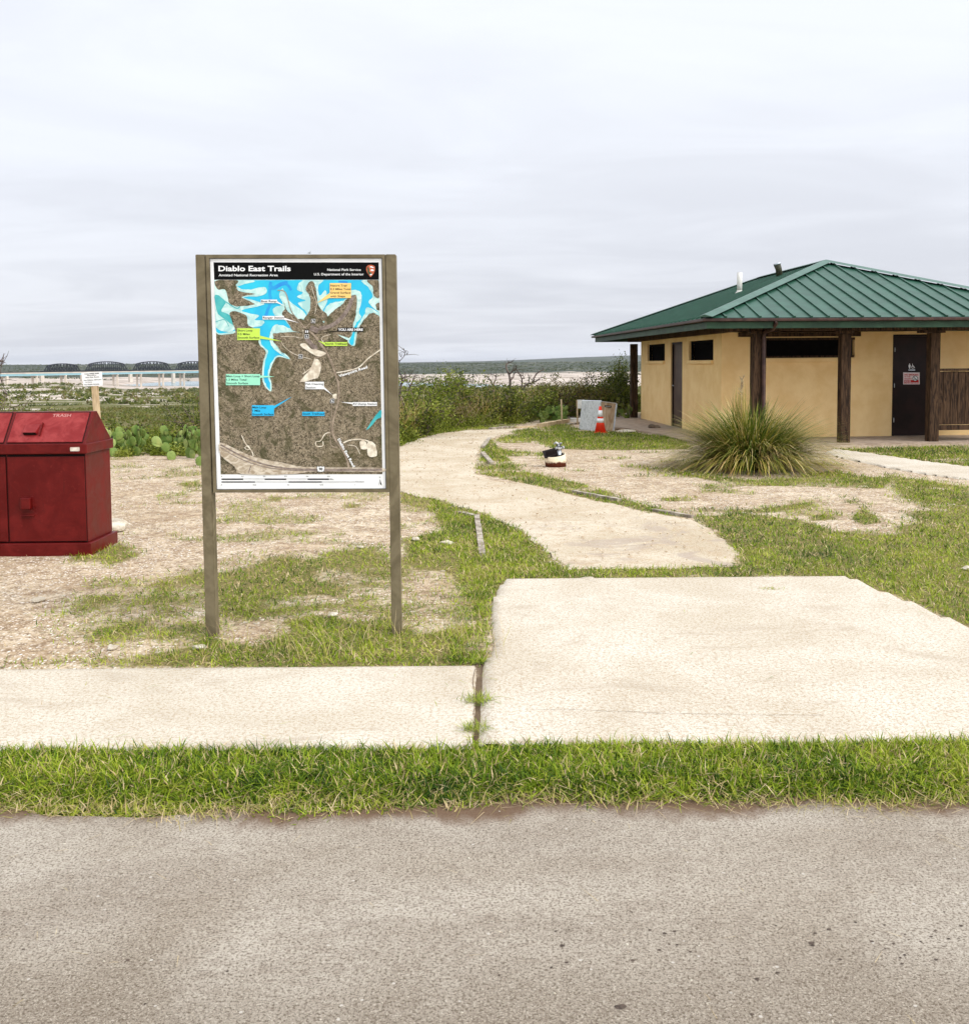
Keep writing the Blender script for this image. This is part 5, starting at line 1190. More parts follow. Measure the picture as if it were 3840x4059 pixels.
timber('nearest half buried grey edging timber right of the path', G(*p2(870, 256)), G(*p2(1000, 278)), .05, .03, M_grey_timber)
timber('rotting grey edging timber in the grass left of the path', G(*p2(312, 275)), G(*p2(330, 400)), .05, .035, M_grey_timber)
timber('short grey timber half sunk in grass left of the path bend', G(*p2(255, 262)), G(*p2(310, 275)), .05, .025, M_grey_timber)
stone('rock', 'rounded grey brown rock on the walkway beside the building', (*G(*p5(357, 876)), .035), (.26, .15, .14), pm('brown_rock', (.22, .17, .12), (.12, .09, .06), 9, .9, .5), seed=3)
stone('rock', 'cream limestone block poking out behind the red trash bin', (*G(450, 2098), .03), (.30, .2, .15), M_limestone, seed=5)
stone('concrete_chunk', 'flat broken concrete slab on the grass right of the metal cabinet', (*G(*zz_(1560, 612)), .01), (.42, .25, .07), M_limestone, 'concrete', seed=8, rz=.2)
for k, (x, y, s_, lab) in enumerate(((q1(780, 655)[0], q1(780, 655)[1], .055, 'white stone in grass at the foot of the left sign post'), (q1(1300, 528)[0], q1(1300, 528)[1], .05, 'white stone in the grass between the sign posts'), (q1(1625, 232)[0], q1(1625, 232)[1], .07, 'white stone in grass just right of the right sign post'), (q1(1410, 262)[0], q1(1410, 262)[1], .045, 'pale stone on bare soil seen below the map board'), (q1(150, 470)[0], q1(150, 470)[1], .06, 'flat pale stone on the gravel in front of the red bin'), (q1(440, 655)[0], q1(440, 655)[1], .05, 'small pale stone near the sidewalk left of the sign'), (3836, 2250, .06, 'white stone in the lawn at the right edge of the picture'), (p2(215, 360)[0], p2(215, 360)[1], .08, 'buried pale stone in the grass left of the path'))):
    stone('rock', lab, (*G(x, y), -.005), (s_*1.4, s_, s_*.55), M_limestone, seed=20+k, group='loose limestone rocks in the yard', rz=k)
# rubble beside the walkway
n = 260; a_ = G(*zz_(1480, 560)); x = a_[0]+rng.normal(0, .28, n); y = a_[1]+rng.normal(0, .6, n)
pebbles('rubble', 'heap of small rubble between the cabinet and the walkway', x, y, rng.uniform(.015, .05, n), pm('rubble_brown', (.42, .30, .20), (.18, .12, .07), 20, .95))
# rusting well casing with a valve
sx0, sy0 = G(2205, 1848); wc = thing('well_casing', 'rusting cream steel casing with open dark lid and a tap standing in bare gravel', 'pipe casing', (sx0, sy0+.12, 0))
tilt = Matrix.Rotation(R(-6), 4, 'Y') @ Matrix.Rotation(R(10), 4, 'X')
mb = MB(); mb.lathe([(.150, -.04), (.155, .06), (.160, .17), (.150, .17), (.145, .05)], n=28, M=tilt); wb = mb.build('casing', M_stainwhite, wc)
mb = MB(); mb.lathe([(.142, .15), (.142, .152)], n=24, M=tilt); mb.build('dark_opening', M_seam, wc)
mb = MB(); mb.box((-.085, -.03, .185), (.20, .24, .012), Matrix.Rotation(R(-14), 4, 'Y') @ Matrix.Rotation(R(20), 4, 'X')); mb.box((-.07, -.10, .20), (.17, .012, .06), Matrix.Rotation(R(-10), 4, 'Y')); mb.build('lid', M_seam, wc)
mb = MB(); mb.lathe([(.038, .12), (.038, .30), (.030, .30)], (.045, 0, -.075), 18); mb.build('riser', M_galv, wc)
mb = MB(); mb.lathe([(.02, 0), (.048, .015), (.052, .05), (.03, .07), (.024, .10)], (.04, 0, .215), 14); mb.tube([(.04, 0, .275), (.04, -.07, .285), (.04, -.10, .245)], .018); mb.tube([(-.03, 0, .315), (.005, 0, .335), (.04, 0, .315), (.09, 0, .32)], .016); mb.tube([(.10, -.02, .245), (.10, -.02, .285)], .026); mb.build('tap', pm('mottled_valve', (.62, .62, .60), (.03, .03, .03), 26, .4, lo=.47, hi=.53), wc)

# ------------------------------------------------------------------ ornamental grass clump
GC = (3.80, 14.35)
n = 4600; u = rng.random(n); th = rng.uniform(0, 2*np.pi, n); r0 = .36*np.sqrt(rng.random(n)); 
lean = np.clip(r0/.36*.85+rng.normal(.20, .24, n), 0, 1.2)
P = np.stack([GC[0]+r0*np.cos(th), GC[1]+r0*np.sin(th), -.02+0*r0], -1)
def arch(P, ln, wd, tint, az, el, grav, seg=6):
    n = len(P); m = 2*seg+1; V = np.zeros((n, m, 3)); pos = P.copy(); e = el.copy(); st = ln/seg
    sx, sy = -np.sin(az), np.cos(az)
    for k in range(seg+1):
        if k < seg:
            w_ = (wd*(1-.12*k)*.5)[:, None]; s_ = np.stack([sx, sy, 0*sx], -1)*w_; V[:, 2*k] = pos-s_; V[:, 2*k+1] = pos+s_
            pos = pos+np.stack([np.cos(az)*np.cos(e), np.sin(az)*np.cos(e), np.sin(e)], -1)*st[:, None]
            pos[:, 2] = np.maximum(pos[:, 2], .01); e = e-grav*(1+.25*k)
        else: V[:, 2*k] = pos
    tr = []
    for k in range(seg-1):
        a = 2*k; tr += [[a, a+1, a+3], [a, a+3, a+2]]
    a = 2*(seg-1); tr.append([a, a+1, a+2])
    T = (np.arange(n)[:, None, None]*m+np.array(tr)[None]).reshape(-1, 3)
    tt = np.repeat(tint, m).reshape(n, m)+np.linspace(-.14, .22, m)[None]
    return V.reshape(-1, 3), T, np.clip(tt, 0, 1).ravel()
el = np.clip(math.pi/2-lean*1.0, .42, 1.5); ln = rng.uniform(.72, 1.28, n)*(.86+.28*lean)
tint = np.clip(.05+.30*lean+rng.normal(0, .16, n)+.15*(rng.random(n) < .3), 0, .70)
straw = rng.random(n) < .13; tint = np.where(straw, rng.uniform(.65, 1, n), tint)
parts = [arch(P, ln, rng.uniform(.010, .018, n), tint, th+rng.normal(0, .35, n), el, rng.uniform(.03, .15, n)+.04*lean)]
# a young bright green fan low on the left and dead brown leaves fanning out in front
n = 420; az = R(215)+rng.normal(0, .30, n); P = np.stack([GC[0]-.15+rng.normal(0, .06, n), GC[1]-.35+rng.normal(0, .05, n), 0*az], -1)
parts.append(arch(P, rng.uniform(.45, .8, n), rng.uniform(.006, .010, n), rng.uniform(.0, .45, n), az, rng.uniform(.75, 1.2, n), rng.uniform(.15, .3, n)))
n = 330; az = R(285)+rng.normal(0, .40, n); P = np.stack([GC[0]+.10+rng.normal(0, .06, n), GC[1]-.38+rng.normal(0, .05, n), .12+.12*rng.random(n)], -1)
parts.append(arch(P, rng.uniform(.35, .65, n), rng.uniform(.007, .012, n), rng.uniform(.80, .97, n), az, rng.uniform(.2, 1.0, n), rng.uniform(.28, .45, n)))
n = 260; az = rng.uniform(0, 2*np.pi, n); P = np.stack([GC[0]+.34*np.cos(az), GC[1]+.34*np.sin(az), .03+0*az], -1)
parts.append(arch(P, rng.uniform(.35, .6, n), rng.uniform(.007, .011, n), rng.uniform(.3, .95, n), az+rng.normal(0, .3, n), rng.uniform(.35, .9, n), rng.uniform(.08, .2, n)))
# upright flower stems
n = 90; P = np.stack([GC[0]-.14+rng.normal(0, .05, n), GC[1]+rng.normal(0, .05, n), .3+0*np.ones(n)], -1)
parts.append(arch(P, rng.uniform(.60, .95, n), .008+0*np.ones(n), rng.uniform(.2, .9, n), rng.uniform(0, 6.28, n), rng.uniform(1.45, 1.57, n), rng.uniform(0, .01, n)))
V, T, A_ = merge(parts)
tag(np_mesh('ornamental_grass', V, T, 3, {'tint': A_}, M_clump), 'big rounded clump of long arching grass with straw and green blades before the restroom', 'grass clump')
hd_ = MB()
for k in range(26): hd_.tube([(GC[0]-.14+rnd.gauss(0, .006), GC[1]+rnd.gauss(0, .006), .95+.012*k), (GC[0]-.14+rnd.gauss(0, .022), GC[1]+rnd.gauss(0, .022), 1.0+.0125*k)], [.006, .003], 5)
hd_.tube([(GC[0]-.14, GC[1], .2), (GC[0]-.142, GC[1], 1.27)], [.010, .005], 6)
o = hd_.build('flower_head', M_twig, bpy.data.objects['ornamental_grass'])

# ------------------------------------------------------------------ cacti
def pad(V, T, A_, base, up, nrm, h, w_, th_, tint):
    nu, nv = 12, 7; up = up.normalized(); nrm = (nrm-up*nrm.dot(up)).normalized(); sd_ = up.cross(nrm); off = sum(len(v_) for v_ in V)
    vs = []
    for j in range(nv+1):
        ph = math.pi*j/nv; zz = (1-math.cos(ph))/2; rad = math.sin(ph)
        wprof = rad*(0.80+.35*zz)
        for i in range(nu):
            a = 2*math.pi*i/nu; p = base+up*(zz*h)+sd_*(math.cos(a)*wprof*w_/2)+nrm*(math.sin(a)*rad*th_/2); vs.append(p[:])
    V.append(vs); T += [[off+j*nu+i, off+j*nu+(i+1) % nu, off+(j+1)*nu+(i+1) % nu, off+(j+1)*nu+i] for j in range(nv) for i in range(nu)]; A_ += [tint]*len(vs)
def cactus(label, loc, n0, size, spread, group, facing=-math.pi/2, tint0=.45, levels=3):
    V, T, A_ = [], [], []
    def grow_(base, up, nrm, s, lv, tn):
        h = s*rnd.uniform(.85, 1.15); w__ = h*rnd.uniform(.66, .84); pad(V, T, A_, base, up, nrm, h, w__, h*.13, tn)
        if lv <= 1: return
        sd_ = up.cross(nrm).normalized()
        for k in range(rnd.choice((1, 2, 2, 3) if lv > 2 else (0, 1, 2, 2))):
            a = rnd.uniform(-.9, .9); u2 = (up*math.cos(a)+sd_*math.sin(a)+nrm*rnd.uniform(-.3, .3)+Vector((0, 0, .35))).normalized()
            b2 = base+up*(h*(.50+.46*math.cos(a)))+sd_*(math.sin(a)*w__*.46)
            n2 = Matrix.Rotation(rnd.uniform(-.9, .9), 3, 'Z') @ nrm
            grow_(b2, u2, n2, s*rnd.uniform(.75, 1.0), lv-1, min(1, max(0, tn+rnd.uniform(-.3, .35))))
    for k in range(n0):
        f = facing+rnd.uniform(-.8, .8); nrm = Vector((math.cos(f), math.sin(f), rnd.uniform(-.15, .25))).normalized()
        up = Vector((rnd.uniform(-.4, .4), rnd.uniform(-.2, .2), 1)).normalized()
        grow_(Vector((rnd.uniform(-spread, spread), rnd.uniform(-.15, .3), -.04)), up, nrm, size, levels, tint0+rnd.uniform(-.15, .25))
    VV = np.array([v_ for q in V for v_ in q]); o = np_mesh('prickly_pear', VV, np.array(T), 4, {'tint': np.array(A_)}, M_cactus, smooth_=True)
    o.location = loc; fm = MB(); cnt = 0
    for q in V[::2]:
        tp = Vector(q[-1]); fm.tube([tp-Vector((0, 0, .004)), tp+Vector((0, 0, .028))], [.012, .009], 6); cnt += 1
    fm.build('fruit', pm('dark_cactus_fruit', (.05, .035, .02), (.02, .015, .01), 30, .6), o)
    return tag(o, label, 'cactus', group)
def gz(x, y):
    p = G(x, y); return (p[0], p[1], float(tz(*p)))
G1 = 'prickly pear cacti behind the red bin'
rnd.seed(5)
cactus('broad prickly pear right behind the corner of the red bin', gz(450, 1805), 7, .215, .45, G1, tint0=.42)
cactus('low dark prickly pear in grass between the bin and the tall pale cactus', gz(555, 1800), 4, .19, .30, G1, tint0=.4)
cactus('tall pale prickly pear with many upright pads and dark fruit', gz(655, 1795), 8, .205, .48, G1, tint0=.5)
cactus('prickly pear with bright yellow green pads beside the left sign post', gz(765, 1815), 6, .215, .40, G1, tint0=.6)
cactus('small low prickly pear at the sign post foot line, nearest the gravel', gz(800, 1842), 2, .19, .12, G1, tint0=.45, levels=1)
cactus('prickly pear half hidden behind the left map sign post', gz(860, 1790), 4, .22, .3, G1, tint0=.5)
G2 = 'prickly pear cacti beyond the path end'
cactus('small prickly pear left of the wooden stakes', gz(2180, 1672), 5, .19, .28, G2, tint0=.5)
cactus('grey green prickly pear between the two wooden stakes', gz(2260, 1662), 4, .17, .25, G2, tint0=.4)
cactus('small prickly pear cluster with one tall pad in the brush', gz(2130, 1655), 2, .17, .15, G2, tint0=.5)
cactus('shaded prickly pear between the metal cabinet and the far porch post', gz(2462, 1662), 3, .17, .2, G2, tint0=.3)

# ------------------------------------------------------------------ shrubs and trees
def leafcloud(C, n, spread, size, flatz=1.):
    """n leaf quads per centre C (m,3)"""
    m = len(C); c = np.repeat(C, n, 0)+rng.normal(0, 1, (m*n, 3))*spread*np.array([1, 1, flatz])
    a = rng.normal(0, 1, (m*n, 3)); a /= np.linalg.norm(a, axis=1, keepdims=True); b_ = rng.normal(0, 1, (m*n, 3)); b_ -= a*(a*b_).sum(1, keepdims=True); b_ /= np.linalg.norm(b_, axis=1, keepdims=True)
    s = size*rng.uniform(.5, 1.3, (m*n, 1)); V = np.stack([c-a*s, c+b_*s*.42, c+a*s, c-b_*s*.42], 1).reshape(-1, 3)
    return V, np.arange(m*n*4).reshape(-1, 4)
def stems(h, wdt, n, lean=.5, wig=.2, rad=.014):
    out = []
    for k in range(n):
        a = rnd.uniform(0, 6.28); l = rnd.uniform(.2, 1)*lean; hh = h*rnd.uniform(.6, 1); pts = []; p = Vector((rnd.uniform(-.12, .12)*wdt, rnd.uniform(-.12, .12)*wdt, -.1)); d = Vector((math.cos(a)*l, math.sin(a)*l, 1))
        for j in range(7):
            pts.append(p.copy()); dd = d.normalized()+Vector((rnd.gauss(0, wig), rnd.gauss(0, wig), rnd.gauss(0, wig*.4))); p = p+dd*hh/6*Vector((wdt/h*.9, wdt/h*.9, 1)).x if False else p+Vector((dd.x*wdt/2/3, dd.y*wdt/2/3, dd.z*hh/6)); d = d+Vector((math.cos(a)*.1*lean, math.sin(a)*.1*lean, 0))
        out.append(pts)
    return out
def shrub(name, label, loc, h, wdt, nst, nleaf, mleaf, group, leaf=.022, spread=.07, mt=None, twigs=10, lean=.8, low=.25, tb=0., cat='shrub', rad=.014):
    r = thing(name, label, cat, loc, group=group); st = stems(h, wdt, nst, lean, rad=rad); C = []; mb = MB()
    for pts in st:
        mb.tube(pts, [rad*(1-.12*j) for j in range(7)], 5)
        for j in range(1, 7):
            if pts[j].z < h*low: continue
            C.append(pts[j][:]); C.append(((pts[j]+pts[j-1])/2)[:])
        for q in range(twigs//4+1):
            j = rnd.randint(2, 6); e = pts[j]+Vector((rnd.gauss(0, .16), rnd.gauss(0, .16), rnd.uniform(-.02, .22)))*max(h, .8); mid = (pts[j]+e)/2+Vector((rnd.gauss(0, .03), rnd.gauss(0, .03), .02))
            mb.tube([pts[j], mid, e], [rad*.45, rad*.35, rad*.15], 4, cap=False); C.append(e[:]); C.append(mid[:])
    mb.build('stems' if cat != 'tree' else 'trunk', mt or M_bark, r)
    C = np.array(C); V, T = leafcloud(C, nleaf, spread, leaf)
    V[:, 2] = np.maximum(V[:, 2], .0); ci = np.repeat(np.clip(.42+rng.normal(0, .30, len(C))+tb, 0, 1), nleaf*4)+np.repeat(rng.normal(0, .10, len(C)*nleaf), 4)
    np_mesh('foliage' if cat != 'tree' else 'crown', V, T, 4, {'tint': np.clip(ci, 0, 1)}, mleaf, r)
    return r
rnd.seed(3)
def at(px, D, z=None):
    x = AT(px, 1600, D)[0]; return (x, D, float(tz(x, D)))
GB = 'shrubs of the thicket behind the gravel path'
shr = [
 (1640, 21.0, 1.45, 1.6, M_leaf_b, 'bright olive shrub right beside the right sign post', 16, 15),
 (1700, 23.0, 1.75, 1.3, M_leaf_b, 'tall green shrub with a leafy knob top left of the taller tree', 14, 16),
 (1745, 23.8, 1.15, 1.3, M_leaf_r, 'low brown shrub in the darkest part of the thicket', 12, 10),
 (1900, 25.0, 1.35, 1.6, M_leaf, 'wide olive shrub under the taller green tree', 16, 15),
 (1985, 25.6, 1.25, 1.5, M_leaf, 'dense olive shrub left of the dead trees', 16, 15),
 (2050, 26.2, 1.30, 1.6, M_leaf_b, 'yellow green shrub below the twisted dead tree', 16, 15),
 (2120, 27.4, 1.15, 1.5, M_leaf_b, 'light green shrub above the small cacti', 16, 14),
 (2190, 28.0, 1.40, 1.5, M_leaf_r, 'rust brown shrub behind the left wooden stake', 15, 14),
 (2262, 28.5, 1.30, 1.4, M_leaf_r, 'rust brown shrub behind the right wooden stake', 15, 14),
 (2330, 29.5, 1.35, 1.6, M_leaf, 'dark olive shrub directly behind the metal cabinet', 15, 14),
 (2500, 30.0, 1.2, 1.4, M_leaf_b, 'low green shrub seen between porch post and building wall', 12, 12)]
for px, D, h, wd_, m_, lab, ns_, nl in shr:
    h *= .93
    shrub('shrub', lab, at(px, D), h, wd_, ns_, nl, m_, GB, spread=.085, leaf=.034)
shrub('shrub', 'pale nearly bare twiggy bush in front of the green thicket', at(1855, 24.2), 1.05, .9, 16, 2, M_leaf_b, GB, mt=M_twig, twigs=22, spread=.04, rad=.007)
shrub('shrub', 'second bare pale twiggy bush, lower and left of the first', at(1770, 23.4), .9, .9, 12, 2, M_leaf_r, GB, mt=M_twig, twigs=20, spread=.04, rad=.007)
shrub('shrub', 'olive shrub at the far left edge of the picture behind the bin', at(-25, 14.5), 1.55, 1.0, 16, 14, M_leaf, GB, spread=.06, leaf=.02)
shrub('shrub', 'brown olive shrub just left of the left sign post behind the cacti', at(795, 18.5), 1.15, 1.0, 14, 12, M_leaf, GB, twigs=18, spread=.06)
shrub('shrub', 'bare tangle of pale branches behind the left sign post', at(800, 17.6), .75, .6, 10, 2, M_leaf_r, GB, mt=M_twig, twigs=22, spread=.04, rad=.006)
GT = 'small trees on the slope behind the thicket'
shrub('tree', 'taller green small leaved tree standing out against the white lake shore', at(1835, 25.5), 1.72, 1.4, 10, 40, M_leaf_b, GT, spread=.10, leaf=.034, cat='tree', rad=.026, low=.3, twigs=10)
shrub('tree', 'bushy dark green tree left of the far porch post', at(2400, 29.0), 1.40, 1.5, 15, 34, M_leaf, GT, spread=.12, leaf=.036, cat='tree', rad=.02, twigs=8)
shrub('tree', 'narrow taller tree with a tuft crown next to the far porch post', at(2452, 29.5), 1.6, .8, 8, 60, M_leaf, GT, spread=.13, leaf=.036, cat='tree', rad=.024, low=.3, lean=.5, twigs=4)

def dead_tree(label, D, chains, scale, org, base_r, group='bare dead trees'):
    """chains: pixel skeletons; each gets its own depth drift, so the tree has volume"""
    b0 = chains[0][0]; P0 = Vector(AT(org[0]+b0[0]/scale, org[1]+b0[1]/scale, D)); gzv = float(tz(P0.x, D))
    r = thing('dead_tree', label, 'tree', (P0.x, D, gzv), group=group); R0 = Vector((P0.x, D, gzv)); mb = MB(); first = True; nodes = {}
    for ch in chains:
        pts = []; d0 = nodes.get(ch[0], 0.); dr_ = rnd.uniform(-.12, .12)
        for i, (x, y) in enumerate(ch):
            dd = d0+dr_*i; nodes[(x, y)] = dd; q = Vector(AT(org[0]+x/scale, org[1]+y/scale, D+dd))-R0; pts.append(q)
        if first: pts = [Vector((pts[0].x, 0, -.1))]+pts; first = False; rr0 = base_r
        else: rr0 = base_r*.62 if len(ch) > 3 else base_r*.4
        # add crookedness
        fine = []
        for a_, b_ in zip(pts, pts[1:]):
            fine += [a_, (a_+b_)/2+Vector((rnd.gauss(0, 1), rnd.gauss(0, 1), rnd.gauss(0, 1)))*(b_-a_).length*.07]
        fine.append(pts[-1]); m_ = len(fine); mb.tube(fine, [rr0*(1-.72*i/(m_-1)) for i in range(m_)], 6)
        for i in range(2, m_):
            for q in range(2):
                if rnd.random() < .75:
                    e = fine[i]+Vector((rnd.gauss(0, .10), rnd.gauss(0, .10), rnd.uniform(-.04, .16))); mb.tube([fine[i], (fine[i]+e)/2+Vector((rnd.gauss(0, .02), 0, .015)), e], [.006, .004, .002], 4, cap=False)
    mb.build('trunk', M_deadwood, r); return r
o34 = (2000, 1380)
dead_tree('dead tree with one tall hooked black branch against the sky line', 26.5, [((95, 640), (85, 560), (75, 440), (60, 360), (28, 285), (18, 240), (60, 195), (115, 174)), ((60, 360), (110, 310), (150, 300), (165, 260), (150, 235)), ((75, 440), (120, 400), (150, 330), (190, 350))], 3.474, o34, .042)
dead_tree('spreading leafless tree with low twisted branches right of the hooked one', 27.3, [((205, 660), (215, 590), (265, 535), (330, 490), (420, 460), (490, 432)), ((330, 490), (335, 440), (325, 385)), ((380, 470), (400, 410), (440, 350), (490, 312), (545, 292)), ((215, 590), (235, 520), (235, 420), (205, 360), (170, 300)), ((235, 430), (265, 400), (250, 350)), ((420, 460), (500, 400), (560, 420))], 3.474, o34, .044)
dead_tree('small dark forked tree between the green tree and the hooked dead tree', 26.6, [((1520, 620), (1515, 560), (1490, 490), (1440, 430), (1370, 405)), ((1515, 560), (1548, 480), (1565, 430), (1562, 380)), ((1565, 430), (1530, 400), (1480, 378)), ((1540, 600), (1580, 560), (1640, 525))], 3.752, (1550, 1380), .034)
dead_tree('bare dark tree hard against the right sign post', 21.5, [((125, 660), (150, 540), (162, 460), (150, 400), (122, 350)), ((150, 540), (200, 470), (230, 420), (290, 390)), ((162, 460), (215, 410), (210, 360))], 3.752, (1550, 1380), .036)
dead_tree('thin leaning bare tree just right of the sign with open branches', 24.0, [((235, 640), (275, 590), (315, 510), (345, 440), (365, 395)), ((305, 545), (400, 520), (455, 450)), ((290, 560), (250, 510), (225, 480))], 3.752, (1550, 1380), .034)
dead_tree('thin bare sapling reaching above the horizon beside the right sign post', 20.5, [((80, 420), (110, 260), (120, 210), (170, 150), (208, 100), (200, 40), (192, 10)), ((170, 150), (150, 130), (140, 120)), ((208, 100), (240, 95))], 3.752, (1550, 1380), .010)
dead_tree('dry twig topped bush rising at the left edge of the picture', 14.5, [((5, 620), (10, 300), (12, 180), (5, 120)), ((10, 240), (-15, 170), (-20, 120)), ((12, 180), (26, 140), (32, 128))], 2.345, (0, 1380), .008)
dead_tree('upright dark bare sapling at the left of the far porch post', 29.5, [((1690, 620), (1660, 520), (1665, 450), (1640, 400)), ((1660, 520), (1700, 470), (1715, 420))], 3.474, o34, .018)

# thicket and low scrub that no one could count
def bushes(xy, h, r, per, leaf, tb, zoff=0.):
    """dome-shaped bushes as leaf quads; xy (n,2)"""
    n = len(xy); z = tz(xy[:, 0], xy[:, 1])+zoff
    a = rng.normal(0, 1, (n, per, 3)); a /= np.linalg.norm(a, axis=2, keepdims=True); a[..., 2] = np.abs(a[..., 2])
    rad = rng.uniform(.45, 1.05, (n, per, 1))*(1+.25*rng.normal(0, 1, (n, per, 1))*.6)
    c = a*rad*np.stack([r, r, h], -1)[:, None]+np.stack([xy[:, 0], xy[:, 1], z], -1)[:, None]
    c = c.reshape(-1, 3); m = len(c); A1 = rng.normal(0, 1, (m, 3)); A1 /= np.linalg.norm(A1, axis=1, keepdims=True); B1 = rng.normal(0, 1, (m, 3)); B1 -= A1*(A1*B1).sum(1, keepdims=True); B1 /= np.linalg.norm(B1, axis=1, keepdims=True)
    s = (np.repeat(leaf, per)*rng.uniform(.5, 1.4, m))[:, None]
    V = np.stack([c-A1*s, c+B1*s*.5, c+A1*s, c-B1*s*.5], 1).reshape(-1, 3)
    ti = np.clip(np.repeat(tb, per)+rng.normal(0, .10, m), 0, 1)
    return V, np.arange(m*4).reshape(-1, 4), np.repeat(ti, 4)
def mass(name, label, cat, sets, m_):
    V, T, A_ = merge(sets); return tag(np_mesh(name, V, T, 4, {'tint': A_}, m_), label, cat, kind='stuff')
n = 130; X_ = rng.uniform(-2.2, 3.0, n); Y_ = np.interp(X_, [-2.2, -1.55, -1.22, -.82, .14, .7, 1.3, 1.9, 3], [17.6, 19.6, 22.2, 24, 24.9, 25.8, 27.4, 28.6, 31.])+rng.uniform(0, 4.5, n)
h = rng.uniform(.42, .78, n); mass('brush', 'dense olive thicket of brush behind the curve of the path', 'brush', [bushes(np.stack([X_, Y_], -1), h, h*.75, 300, .042+0*h, np.clip(.34+rng.normal(0, .32, n), 0, .95))], M_leaf)
n = 70; X_ = rng.uniform(-2.2, 3.4, n); Y_ = np.interp(X_, [-2.2, -1.55, -1.22, -.82, .14, .7, 1.3, 1.9, 3.4], [17.1, 19.2, 21.7, 23.3, 24.3, 25.1, 26.8, 28, 30.])+rng.uniform(-.2, .8, n)
nt_ = 2600; tx_ = rng.uniform(-2.2, 3.0, nt_); ty_ = np.interp(tx_, [-2.2, -1.55, -1.22, -.82, .14, .7, 1.3, 1.9, 3], [17.4, 19.4, 22.0, 23.7, 24.6, 25.5, 27.1, 28.3, 30.6])+rng.uniform(0, 3.0, nt_)
V_, T_, B_ = arch(np.stack([tx_, ty_, tz(tx_, ty_)+rng.uniform(0, .35, nt_)], -1), rng.uniform(.35, .85, nt_), rng.uniform(.006, .012, nt_), rng.uniform(.62, .95, nt_), rng.uniform(0, 6.28, nt_), rng.uniform(.7, 1.5, nt_), rng.uniform(-.05, .1, nt_))
tag(np_mesh('twigs', V_, T_, 3, {'tint': B_}, M_clump), 'dry twigs and stalks standing through the thicket', 'twigs', kind='stuff')
h = rng.uniform(.2, .45, n); mass('undergrowth', 'weedy undergrowth along the foot of the thicket', 'weeds', [bushes(np.stack([X_, Y_], -1), h, h*1.1, 260, .02+0*h, np.clip(.6+rng.normal(0, .2, n), 0, 1))], M_leaf_b)
n = 60; X_ = rng.uniform(-6.6, -4.2, n); Y_ = 16.9+rng.uniform(0, 1.3, n)
h = rng.uniform(.10, .26, n); mass('weeds', 'green and straw weeds growing among the cacti', 'weeds', [bushes(np.stack([X_, Y_], -1), h, h*1.0, 220, .02+0*h, np.clip(.6+rng.normal(0, .3, n), 0, 1))], M_leaf_b)
n = 220; X_ = rng.uniform(-11, -4.0, n); Y_ = rng.uniform(18.2, 27, n)
h = rng.uniform(.25, .55, n)*np.where(X_ < -7.5, 1.15, .8); mass('brush', 'low bright green brush on the slope edge behind the bin', 'brush', [bushes(np.stack([X_, Y_], -1), h, h*1.0, 200, .028+0*h, np.clip(.55+rng.normal(0, .22, n), 0, 1))], M_leaf_b)
# slope scrub, 28-160 m
def field(n, y0, y1, hr, per, lf, lim=.62, dens=None):
    Y_ = np.sqrt(rng.uniform(y0**2, y1**2, n)); X_ = Y_*rng.uniform(-lim, lim, n)
    rkn = fbm(X_, Y_, .05 if y0 < 150 else .012, 3, 41)
    openp = np.where((-X_/Y_ > .22) & (Y_ > 480), .47, .30 if y0 < 150 else .38)
    openp = np.where((-X_/Y_ > .20) & (Y_ > 60) & (Y_ < 90), .46, openp)
    k = rkn > openp; X_, Y_ = X_[k], Y_[k]; n = len(X_)
    h = rng.uniform(*hr, n); gn = fbm(X_, Y_, .03, 3, 42)
    return bushes(np.stack([X_, Y_], -1), h, h*rng.uniform(.9, 1.6, n), per, lf*h/np.mean(hr), np.clip(.15+.75*gn+rng.normal(0, .14, n), 0, 1))
mass('scrub', 'olive and brown scrub covering the slope below the yard', 'scrub', [field(1500, 27, 70, (.35, .8), 120, .055), field(3400, 68, 190, (.45, 1.1), 60, .12)], M_scrub)
mass('scrub', 'distant low scrub dotting the flats down to the lake', 'scrub', [field(6500, 185, 600, (.8, 1.9), 26, .34, .55), field(5000, 600, 1500, (1.4, 3.8), 22, 1.0, .52)], M_scrub)
n = 5200; Y_ = rng.uniform(2100, 5200, n); X_ = Y_*rng.uniform(-.52, .25, n); k = (tz(X_, Y_) > -33) & ((fbm(X_, Y_, .006, 3, 50) > .5) | (Y_ > 2700)); X_, Y_ = X_[k], Y_[k]; h = rng.uniform(2, 4.5, len(X_))
mass('scrub', 'dark scrub on the far shore and the plain beyond the lake', 'scrub', [bushes(np.stack([X_, Y_], -1), h, h*2.2, 10, 1.8+0*h, np.clip(.15+rng.normal(0, .12, len(X_)), 0, .6))], M_scrub)

